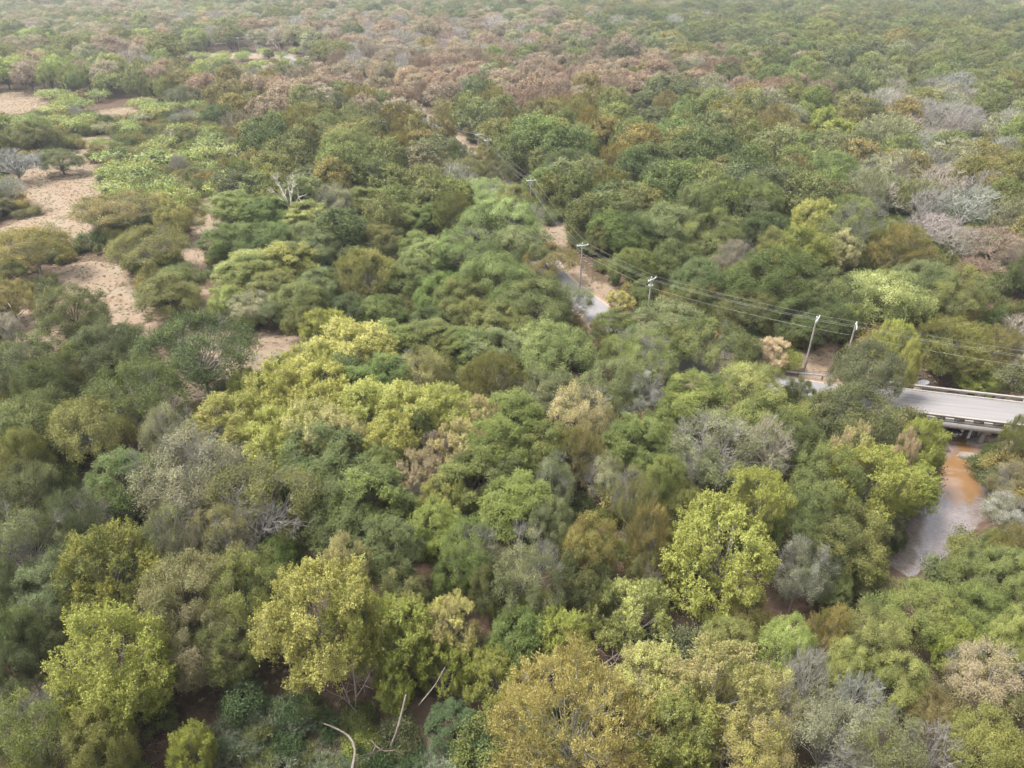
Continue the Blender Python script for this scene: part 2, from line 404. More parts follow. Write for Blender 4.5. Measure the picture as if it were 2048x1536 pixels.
# ------------------------------------------------------------------ bridge
ang = math.atan2(BD[1], BD[0]); RB = rz(ang)
S0, S1 = 35.0, 84.0
o0 = bp(S0, BC); L = S1 - S0
bridge = thing('road_bridge', 'pale concrete road bridge with slotted side rails crossing the orange creek', 'bridge', (o0[0], o0[1], 0), ang)
def local(name, m, fill, parent=bridge, **k):
    g = Geo(); fill(g); return g.obj(name, m, parent, **k)
def deck_mat():
    m, n, l = mat('bridge_deck'); tc = n.new('ShaderNodeTexCoord'); co = tc.outputs['Object']
    mp = n.new('ShaderNodeMapping'); mp.inputs['Scale'].default_value = (.04, 1.3, 1); l.new(co, mp.inputs[0])
    a = noise(n, l, 1.4, 6, .65, mp.outputs[0]); b = noise(n, l, 9, 4, .7, co); d = noise(n, l, .6, 4, .6, co)
    c = mixc(n, l, ramp(n, l, a, (.35, 0.0), (.65, 1.0)), (.16, .153, .154), (.215, .205, .205))
    c = mixc(n, l, ramp(n, l, d, (.5, 0.0), (.75, .4)), c, (.20, .19, .19))
    c = mixc(n, l, 1.0, c, ramp(n, l, b, (.2, .9), (.8, 1.08)), 'MULTIPLY')
    out(n, l, principled(n, l, c, .88, .25, b, .2, .01).outputs[0]); return m
local('deck', deck_mat(), lambda g: g.box((L / 2, 0, .17), (L, 2 * BHW - .16, .36)))
for yg in (-BHW + .3, -1.4, 1.4, BHW - .3): local('girder', M_CONC, lambda g: g.box((L / 2, yg, -.50), (L, .5, .96)))
PITCHM = 2.62
nb_ = int(L / PITCHM)
for side in (-1, 1):
    y = side * (BHW - .12)
    rail = local('rail', M_CONCP, lambda g: g.box((L / 2, y, 1.07), (L, .34, .16)))
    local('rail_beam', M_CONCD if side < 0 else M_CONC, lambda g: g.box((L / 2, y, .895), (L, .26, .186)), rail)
    for q in range(nb_ + 1):
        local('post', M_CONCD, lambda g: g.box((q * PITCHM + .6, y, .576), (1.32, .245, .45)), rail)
    local('curb', M_CONCP, lambda g: g.box((L / 2, side * (BHW - .45), .40), (L, .36, .09)))
for x in (13, 29, 44):
    pc_ = local('pier_cap', M_CONC, lambda g: g.box((x, 0, -1.25), (.9, 2 * BHW - .6, .5)))
    for yy in (-2.8, 0, 2.8): local('pier_column', M_CONC, lambda g: g.tube([(x, yy, -6.4), (x, yy, -1.5)], .38, 12), pc_)
for x0, x1, z1 in ((9, 1, -.9), (42.5, 49, -1.0)):
    def slope(g):
        V = [(x0, -BHW - 1.6, -4.6), (x1, -BHW - 1.6, z1), (x1, BHW + 1.6, z1), (x0, BHW + 1.6, -4.6)]
        V = np.array(V + [(a, b, c - .5) for a, b, c in V], float)
        g.add(V, [[0, 1, 2, 3], [7, 6, 5, 4], [0, 4, 5, 1], [1, 5, 6, 2], [2, 6, 7, 3], [3, 7, 4, 0]])
    local('abutment_slope', M_SILT, slope)

# guard rails beside the road
def guard_rail(line, label, m):
    line = np.array(line, float); c = line[0]
    t = thing('guard_rail', label, 'guard rail', (c[0], c[1], .2), 0, 'guard rails beside the road')
    L_ = line - c; g = Geo()
    for dz, r in ((.62, .07), (.50, .045), (.74, .045)):
        g.tube(np.column_stack([L_, np.full(len(L_), dz)]), r, 6)
    g.obj('rail_beam', m, t)
    for q in L_[::2]:
        g = Geo(); g.box((q[0], q[1], .28), (.16, .18, .75)); g.obj('post', M_LOGD, t)
sl = shell_line(1)
fars = [bp(s, BC + 4.3) for s in np.arange(36.5, 18, -1.9)]
guard_rail(fars, 'galvanised steel guard rail on the far verge, by the foot of the leaning power pole', M_STEEL)
tt = unit(np.gradient(ROAD, axis=0))
nears = [p for p in [ROAD[i] + np.array([-tt[i][1], tt[i][0]]) * 4.4 for i in range(len(ROAD))]]
nn_ = [p for p in nears if True]
def side_line(x0, x1, off):
    o = []
    for i in range(len(ROAD)):
        p = ROAD[i] - np.array([-tt[i][1], tt[i][0]]) * off
        q = ROAD[i] + np.array([-tt[i][1], tt[i][0]]) * off
        p = p if p[1] < q[1] else q
        px, py, _ = proj(p[0], p[1], .7)
        if x0 < px < x1 and p[1] < 135: o.append(p)
    return o
guard_rail(side_line(1290, 1560, 4.3), 'dark rusted guard rail seen under the round tree on the near verge', M_STEELD)

# ------------------------------------------------------------------ poles and wires
POLES = [(54.2, 100.9), (49.0, 103.4), (25.2, 119.9), (14.2, 137.6), (4.9, 186.2), (-7.8, 233.6), (-11.1, 241.8), (-44.4, 305.3),
         (-79.0, 371.1), (-119.9, 454.0), (-167.6, 550.5), (-174.9, 568.6), (-196.8, 564.9), (-208.0, 572.3), (-264.4, 499.3)]
PLAB = ['upright grey power pole beside the dark live oak at the bridge end', 'leaning grey power pole standing behind the steel guard rail',
        'grey power pole with a bracket ring right of the asphalt gap', 'brown power pole rising from dry grass above the asphalt gap',
        'power pole in the cut, next one beyond the asphalt gap', 'nearer pole of the middle pair beyond the brown-domed trees',
        'farther pole of the middle pair beyond the brown-domed trees', 'small power pole standing alone in front of the rusty trees',
        'small power pole among pinkish trees, second beyond the middle pair', 'tiny power pole standing in the far sandy cut',
        'right pole of the far double pole beyond the pale mesquites', 'left pole of the far double pole beyond the pale mesquites',
        'far power pole at the right end of the far road strip', 'far power pole standing on the far pale road strip',
        'faint far power pole alone at the left among grey trees']
PH = 10.4
extra = P(2330, 742, PH)
allp = [extra] + POLES
tops = []
for i, (x, y) in enumerate(POLES):
    prv = np.array(allp[i]); nxt = np.array(POLES[i + 1] if i + 1 < len(POLES) else POLES[i])
    d = nxt - prv; a = math.atan2(d[1], d[0]) + math.pi / 2
    if i == len(POLES) - 1: a = .3
    z0 = tz(x, y)
    t = thing('power_pole', PLAB[i], 'power pole', (x, y, z0), a, 'power poles of the line')
    h = PH - z0 if y < 260 else PH
    g = Geo(); lean = (.0, .0, 0)
    g.tube([(0, 0, -1), (0, 0, h * .5), (0, 0, h)], [.19, .165, .12], 10); g.obj('pole', M_WOOD, t, True)
    g = Geo(); g.box((0, .17, h - .35), (2.5, .12, .16)); g.obj('crossarm', M_WOODW, t)
    g = Geo(); g.tube([(-.7, .17, h - .42), (0, .15, h - 1.15), (.7, .17, h - .42)], .03, 4); g.obj('brace', M_STEEL, t)
    for dx in (-1.12, .55, 1.12):
        g = Geo(); g.tube([(dx, .17, h - .27), (dx, .17, h - .16), (dx, .17, h - .06)], [.07, .1, .05], 8); g.obj('insulator', M_INS, t)
    g = Geo(); g.tube([(0, 0, h), (0, 0, h + .14)], [.13, .1], 8); g.obj('pole_cap', M_INS, t)
    if i == 2:
        g = Geo()
        for q in range(8):
            aa, bb = q * math.pi / 4, (q + 1) * math.pi / 4
            g.tube([(.42 * math.cos(aa), .42 * math.sin(aa), h - 1.5), (.42 * math.cos(bb), .42 * math.sin(bb), h - 1.5)], .05, 5)
        g.obj('bracket_ring', M_INS, t)
    tops.append((x, y, z0, h, a))
e0 = (extra[0], extra[1], 0, PH, tops[0][4])
def wire(dx, dz, r, label, n=None):
    pts = []
    seq = [e0] + tops[:-1]
    for A, B in zip(seq[:-1], seq[1:]):
        p = np.array([A[0] + dx * math.cos(A[4]), A[1] + dx * math.sin(A[4]), A[2] + A[3] + dz])
        q = np.array([B[0] + dx * math.cos(B[4]), B[1] + dx * math.sin(B[4]), B[2] + B[3] + dz])
        Ln = np.linalg.norm(p - q); sag = Ln * Ln * .00038 + .05
        k = max(3, min(24, int(Ln / 4)))
        for s in np.linspace(0, 1, k, endpoint=False):
            w = p * (1 - s) + q * s; w[2] -= 4 * sag * s * (1 - s); pts.append(w)
    pts.append(q); g = Geo(); pts = np.array(pts); g.tube(pts, r * np.clip(pts[:, 1] / 150, 1, 2.2), 4)
    g.obj('power_cable', M_WIRE, label=label, cat='cable', group='cables strung along the power poles')
wire(-1.12, -.06, .012, 'bare cable strung along the left insulators of all the crossarms')
wire(.55, -.06, .012, 'bare cable strung along the inner right insulators of the crossarms')
wire(1.12, -.06, .012, 'bare cable strung along the outermost right insulators of the crossarms')
wire(0, -2.0, .015, 'lowest cable, fixed to the pole shafts well under the crossarms')

# ------------------------------------------------------------------ tree prototypes
def sph(r, n, zlo=-1.0, zhi=1.0):
    z = r.uniform(zlo, zhi, n); a = r.uniform(0, 2 * np.pi, n); q = np.sqrt(1 - z * z)
    return np.stack([q * np.cos(a), q * np.sin(a), z], 1)
KP = dict(  # R, H, zb base of crown, lobes, lobe radius, clumps, leaves, L, W, style, sigma, bare share, lowest lobe, twigs per clump
    elm=dict(R=6, H=12, zb=3.0, nl=46, lr=1.55, nc=18, nv=50, L=.195, W=.098, st='round', sg=.30, bare=.0, zlo=-.45, tw=0),
    oak=dict(R=6.8, H=11, zb=4.6, nl=46, lr=1.6, nc=17, nv=40, L=.225, W=.105, st='round', sg=.32, bare=.04, zlo=-.15, tw=1),
    ash=dict(R=5, H=11, zb=2.2, nl=46, lr=1.25, nc=17, nv=62, L=.19, W=.095, st='tuft', sg=.34, bare=.0, zlo=-.55, tw=0),
    pec=dict(R=5.4, H=11, zb=3.0, nl=38, lr=1.45, nc=15, nv=40, L=.42, W=.085, st='spray', sg=.16, bare=.0, zlo=-.45, tw=0),
    hack=dict(R=6, H=11.5, zb=3.2, nl=46, lr=1.5, nc=16, nv=44, L=.195, W=.092, st='round', sg=.33, bare=.24, zlo=-.4, tw=4),
    feather=dict(R=6, H=11, zb=1.6, nl=64, lr=1.4, nc=18, nv=58, L=.205, W=.062, st='feather', sg=.26, bare=.02, zlo=-.5, tw=1),
    live=dict(R=6.5, H=11, zb=2.0, nl=60, lr=1.4, nc=16, nv=40, L=.21, W=.10, st='droop', sg=.33, bare=.02, zlo=-.55, tw=0),
    mesq=dict(R=4.2, H=5, zb=2.3, nl=24, lr=1.1, nc=12, nv=22, L=.30, W=.10, st='round', sg=.40, bare=.05, zlo=-.1, tw=2),
    bare=dict(R=5, H=10, zb=3.0, nl=40, lr=1.6, nc=10, nv=0, L=0, W=0, st='round', sg=.3, bare=1.0, zlo=-.3, tw=4),
    snag=dict(R=3.4, H=12, zb=5.0, nl=8, lr=1.2, nc=6, nv=0, L=0, W=0, st='round', sg=.3, bare=1.0, zlo=-.3, tw=3),
    shrub=dict(R=1.7, H=2.4, zb=.25, nl=16, lr=.65, nc=11, nv=36, L=.16, W=.075, st='round', sg=.26, bare=.03, zlo=-.3, tw=1),
    weed=dict(R=1.6, H=1.9, zb=.1, nl=14, lr=.6, nc=9, nv=22, L=.34, W=.06, st='feather', sg=.2, bare=.0, zlo=-.2, tw=0),
)
def grow(kind, seed, lod=0):
    k = KP[kind]; r = np.random.default_rng(seed * 101 + 13)
    R, H, zb, lr = k['R'], k['H'], k['zb'], k['lr']; nl, nc, nv, L, W_ = k['nl'], k['nc'], k['nv'], k['L'], k['W']; tw = k['tw']
    if lod: nc = max(5, int(nc * .62)); nv = int(nv * .29); L *= 2.3; W_ *= 2.45; tw = max(tw // 2, 2) if kind == 'bare' else min(tw, 1)
    zc = zb + (H - zb) * .40; cu, cd = H - zc, zc - zb
    # envelope with broad bulges, so that no two crowns share an outline
    bd = sph(r, 6, -.3, .9); ba = r.uniform(-.22, .30, 6)
    cand = sph(r, nl * 12, k['zlo'], 1.0); dirs = []
    md = 2.0 * math.sqrt(1.0 / nl)
    for c in cand:
        if len(dirs) >= nl: break
        if all(np.dot(c, d) < 1 - md * md * .32 for d in dirs): dirs.append(c)
    D = np.array(dirs); n0 = len(D)
    ni = max(2, n0 // 5); D = np.vstack([D, sph(r, ni, k['zlo'], .9)])   # inner lobes fill the middle
    depth = np.concatenate([r.uniform(.80, 1.04, n0), r.uniform(.3, .6, ni)])
    env = depth * (1 + (np.clip(D @ bd.T, 0, 1) ** 3 @ ba))
    C = D * env[:, None] * np.array([R - lr * .6, R - lr * .6, 1]); C[:, 2] *= np.where(D[:, 2] > 0, cu - lr * .5, cd)
    C[:, 2] += zc; C[:, :2] += r.normal(0, .25, (len(C), 2)); C[:, 2] = np.maximum(C[:, 2], lr * .5 + .1)
    LR = lr * r.uniform(.72, 1.28, len(C)); lob = r.uniform(0, 1, len(C)); bare = r.uniform(0, 1, len(C)) < k['bare']
    if kind == 'hack':                       # bare branches gather on one side of the crown
        bdir = sph(r, 1, .1, .8)[0]; bare = (D @ bdir + r.normal(0, .25, len(D))) > .72
    # wood
    lean = r.normal(0, .05, 2); T0, T1, ra, rb = [], [], [], []
    th = zb + (H - zb) * .55; base_r = .05 * R if kind != 'snag' else .28
    tp = [np.array([lean[0] * z + .12 * math.sin(z * .9 + seed), lean[1] * z + .12 * math.cos(z * .7 + seed), z]) for z in np.linspace(-.4, th, 6)]
    tr_ = np.linspace(base_r, base_r * .32, 6)
    for q in range(5): T0.append(tp[q]); T1.append(tp[q + 1]); ra.append(tr_[q]); rb.append(tr_[q + 1])
    trunk_n = 5
    for c, is_b in zip(C, bare):
        h = np.clip(zb * .55 + r.uniform(0, 1) * (c[2] - zb * .55) * .5, .15, th * .9)
        s = tp[0] + (tp[-1] - tp[0]) * ((h + .4) / (th + .4)); rr = base_r * r.uniform(.28, .45) * (1.3 if kind == 'snag' else (.55 if kind == 'feather' else (1.1 if kind == 'bare' else .8)))
        pts = [s]
        for f in (.33, .66, 1.0):
            p = s * (1 - f) + c * f; p[2] += math.sin(f * math.pi) * .1 * R * r.uniform(-.3, 1); p += r.normal(0, .05 * R * (f < 1), 3)
            pts.append(p)
        rad = [rr, rr * .7, rr * .45, rr * .26]
        for q in range(3): T0.append(pts[q]); T1.append(pts[q + 1]); ra.append(rad[q]); rb.append(rad[q + 1])
    # clumps
    nC = len(C); nn = nc; u = unit(C - np.array([0, 0, zc * .7]))
    q = sph(r, nC * nn).reshape(nC, nn, 3); q = unit(q + u[:, None] * .75 + np.array([0, 0, .35]))
    CP = C[:, None] + q * (LR[:, None, None] * r.uniform(.55, 1.08, (nC, nn, 1))) * np.array([1, 1, 1.0])
    CPf = CP.reshape(-1, 3); qf = q.reshape(-1, 3); lf = np.repeat(lob, nn); bf = np.repeat(bare, nn)
    rbr = .02 if kind not in ('bare', 'snag') else .042
    src = np.repeat(C, nn, 0); mid = (src + CPf) / 2 + r.normal(0, .12, CPf.shape)
    B0 = np.concatenate([src, mid]); B1 = np.concatenate([mid, CPf]); br0 = np.concatenate([np.full(len(src), rbr * 1.7), np.full(len(src), rbr)]); br1 = br0 * .6
    if kind not in ('bare', 'hack', 'snag'):
        keep = np.tile(r.uniform(0, 1, len(src)) < (.45 if not lod else .12), 2); B0, B1, br0, br1 = B0[keep], B1[keep], br0[keep], br1[keep]
    if tw:
        bi = np.repeat(np.arange(len(CPf)), tw); wt = bf[bi] | (r.uniform(0, 1, len(bi)) < .10); bi = bi[wt]
        dr_ = unit(qf[bi] + r.normal(0, .55, (len(bi), 3)) + np.array([0, 0, .25])); ln = r.uniform(.5, 1.15, len(bi)) * (1 if kind != 'shrub' else .5) * (.8 if not lod else 1)
        tr0 = (.017 if not lod else .035) * (1.0 if kind != 'bare' else 1.15)
        m0 = CPf[bi] + dr_ * ln[:, None] * .55; d2 = unit(dr_ + r.normal(0, .35, dr_.shape))
        B0 = np.concatenate([B0, CPf[bi], m0]); B1 = np.concatenate([B1, m0, m0 + d2 * ln[:, None] * .6])
        br0 = np.concatenate([br0, np.full(len(bi), tr0), np.full(len(bi), tr0 * .8)]); br1 = np.concatenate([br1, np.full(len(bi), tr0 * .8), np.full(len(bi), tr0 * .45)])
    V1, F1 = tubes(T0, T1, np.array(ra), np.array(rb), 6); V2, F2 = tubes(B0, B1, br0, br1, 3)
    woodV = np.concatenate([V1, V2]); woodF = np.concatenate([F1, F2 + len(V1)]); wr = np.repeat(r.uniform(0, 1, len(woodF) // 1), 1)
    # leaves
    leafV = leafF = None; la = {}
    if nv:
        ks = np.where(~bf)[0]
        if kind in ('hack',): ks = ks[r.uniform(0, 1, len(ks)) < .86]
        ci = np.repeat(ks, nv); N = len(ci); o = CPf[ci]; dq = qf[ci]; st = k['st']; sg = k['sg']
        if st in ('round', 'droop'):
            p = o + r.normal(0, 1, (N, 3)) * np.array([sg, sg, sg * .95])
            d = unit(r.normal(0, 1, (N, 3)) + dq * .5 + np.array([0, 0, -.25 if st == 'droop' else .05]))
            if st == 'droop': p[:, 2] -= np.abs(r.normal(0, .22, N))
            nr = unit(dq * 1.1 + np.repeat(u, nn, 0)[ci] * .8 + np.array([0, 0, .6]) + r.normal(0, .42, (N, 3)))
        elif st == 'tuft':
            ax_ = unit(qf[ks] * .7 + np.array([0, 0, .75]) + r.normal(0, .25, (len(ks), 3))); ax_ = np.repeat(ax_, nv, 0)
            s = r.uniform(-.5, 1.0, N)[:, None]; p = o + ax_ * s * .75 + r.normal(0, .15, (N, 3)) * (1.35 - s)
            d = unit(r.normal(0, .8, (N, 3)) + ax_ * .5 + np.array([0, 0, -.15])); nr = unit(r.normal(0, .6, (N, 3)) + dq * .6 + np.array([0, 0, .6]))
        elif st == 'spray':
            a = r.uniform(0, 2 * np.pi, N); tier = r.integers(0, 3, N)
            d = unit(np.stack([np.cos(a), np.sin(a), r.uniform(-.75, .15, N)], 1) + dq * .25)
            p = o + d * (r.uniform(.03, .45, N))[:, None] + np.array([0, 0, 1]) * ((tier - 1) * .17)[:, None] + r.normal(0, sg * .6, (N, 3))
            nr = unit(np.array([0, 0, 1]) + r.normal(0, .35, (N, 3)) + d * .5)
        else:
            ax_ = unit(qf[ks] * .8 + np.array([0, 0, .8]) + r.normal(0, .2, (len(ks), 3))); ax_ = np.repeat(ax_, nv, 0)
            s = r.uniform(-.7, 1.0, N)[:, None]; p = o + ax_ * s * .65 + r.normal(0, .13, (N, 3))
            d = unit(ax_ + r.normal(0, .45, (N, 3))); nr = unit(r.normal(0, .8, (N, 3)) + dq + np.array([0, 0, .3]))
        sc = r.uniform(.65, 1.3, N)[:, None]
        side = unit(np.cross(d, nr)); q1 = p + d * L * .45 * sc + side * W_ * .5 * sc; q2 = p + d * L * .45 * sc - side * W_ * .5 * sc; tip = p + d * L * sc
        leafV = np.stack([p, q1, tip, q2], 1).reshape(-1, 3); leafF = np.arange(4 * N).reshape(-1, 4)
        cr = r.uniform(0, 1, len(CPf)); la = dict(rnd=np.clip(.6 * r.uniform(0, 1, N) + .4 * cr[ci], 0, 1), lob=np.clip(.75 * lf[ci] + .25 * cr[ci], 0, 1))
    wm = TWIG if kind in ('bare', 'snag') else (BARKP if kind in ('hack', 'ash', 'oak', 'mesq', 'feather', 'live') else BARK)
    return woodV, woodF, wm, leafV, leafF, la, trunk_n
def proto_pair(kind, seed):
    wv, wf, wm, lv, lf, la, tn = grow(kind, seed)
    r = np.random.default_rng(seed)
    if lv is None:      # leafless: heavy wood is the trunk, fine wood the crown
        nh = 5 * 6
        rr = r.uniform(0, 1, len(wf))
        tr = mesh_np('trunk', wv[:tn * 12], [wf[:tn * 6]], [wm], attrs=dict(rnd=rr[:tn * 6]))
        cv = wv[tn * 12:]; cf = wf[tn * 6:] - tn * 12
        return mesh_np('branches', cv, [cf], [wm], attrs=dict(rnd=rr[tn * 6:])), tr
    tr = mesh_np('trunk', wv, [wf], [wm]); return mesh_np('crown', lv, [lf], [LEAF], attrs=la), tr
NPRO = dict(elm=5, oak=3, ash=5, pec=4, hack=4, feather=3, live=2, mesq=3, bare=4, snag=2, shrub=4)
PROTO = {}
def proto(kind, i):
    i = i % NPRO[kind]
    if (kind, i) not in PROTO: PROTO[kind, i] = proto_pair(kind, 10 + i * 7 + sum(map(ord, kind)))
    return PROTO[kind, i]

# ------------------------------------------------------------------ colours (albedo) and words
CO = dict(
    Y=((.315, .325, .080), (.40, .39, .135)), y=((.20, .238, .045), (.27, .29, .07)), T=((.36, .31, .15), (.46, .41, .21)),
    G=((.095, .132, .030), (.140, .172, .042)), D=((.074, .094, .030), (.094, .118, .036)), g=((.130, .165, .050), (.170, .205, .062)),
    O=((.130, .148, .048), (.175, .188, .060)), o=((.150, .158, .046), (.205, .205, .060)), B=((.135, .152, .066), (.18, .195, .085)),
    b=((.098, .112, .050), (.125, .138, .06)), L=((.215, .25, .080), (.285, .315, .11)), K=((.285, .24, .08), (.35, .30, .115)),
    k=((.165, .145, .048), (.215, .180, .060)), R=((.24, .172, .13), (.285, .21, .16)), P=((.26, .205, .150), (.31, .25, .175)),
    W=((.22, .22, .13), (.28, .275, .165)), V=((.37, .345, .30), (.37, .345, .30)), v=((.29, .27, .23), (.29, .27, .23)), Q=((.245, .235, .062), (.32, .305, .09)), S=((.50, .48, .46), (.5, .48, .46)),
    N=((.44, .33, .22), (.52, .41, .28)))
CWORD = dict(Q='ochre-yellow', Y='bright yellow-green', y='lime green', T='straw-coloured', G='vivid green', D='dark green', g='fresh sage green', O='olive green',
             o='yellowish olive', B='grey-green', b='dark grey-green', L='light green', K='ochre', k='brownish olive', R='rust-brown', P='pinkish brown',
             W='pale sage', V='pale grey', v='dull grey', S='bleached white', N='orange-pink')
KWORD = dict(elm=('broadleaf_tree', 'round-crowned tree', 'tree'), oak=('spreading_tree', 'wide spreading tree', 'tree'),
             ash=('tufted_tree', 'tufty-leaved tree', 'tree'), pec=('feather_leaf_tree', 'drooping-leaved tree', 'tree'),
             hack=('half_bare_tree', 'half-bare tree', 'tree'), feather=('plumed_tree', 'plumed dome tree', 'tree'), live=('live_oak', 'dense live oak', 'tree'),
             mesq=('mesquite_tree', 'low mesquite', 'tree'), bare=('bare_tree', 'leafless tree', 'bare tree'), snag=('dead_tree', 'dead tree', 'dead tree'),
             shrub=('shrub', 'bush', 'shrub'))
HGT = dict(elm=12, oak=11.5, ash=10.5, pec=10.5, hack=11.5, feather=11, live=11.5, mesq=4.8, bare=9.5, snag=13, shrub=2.4)

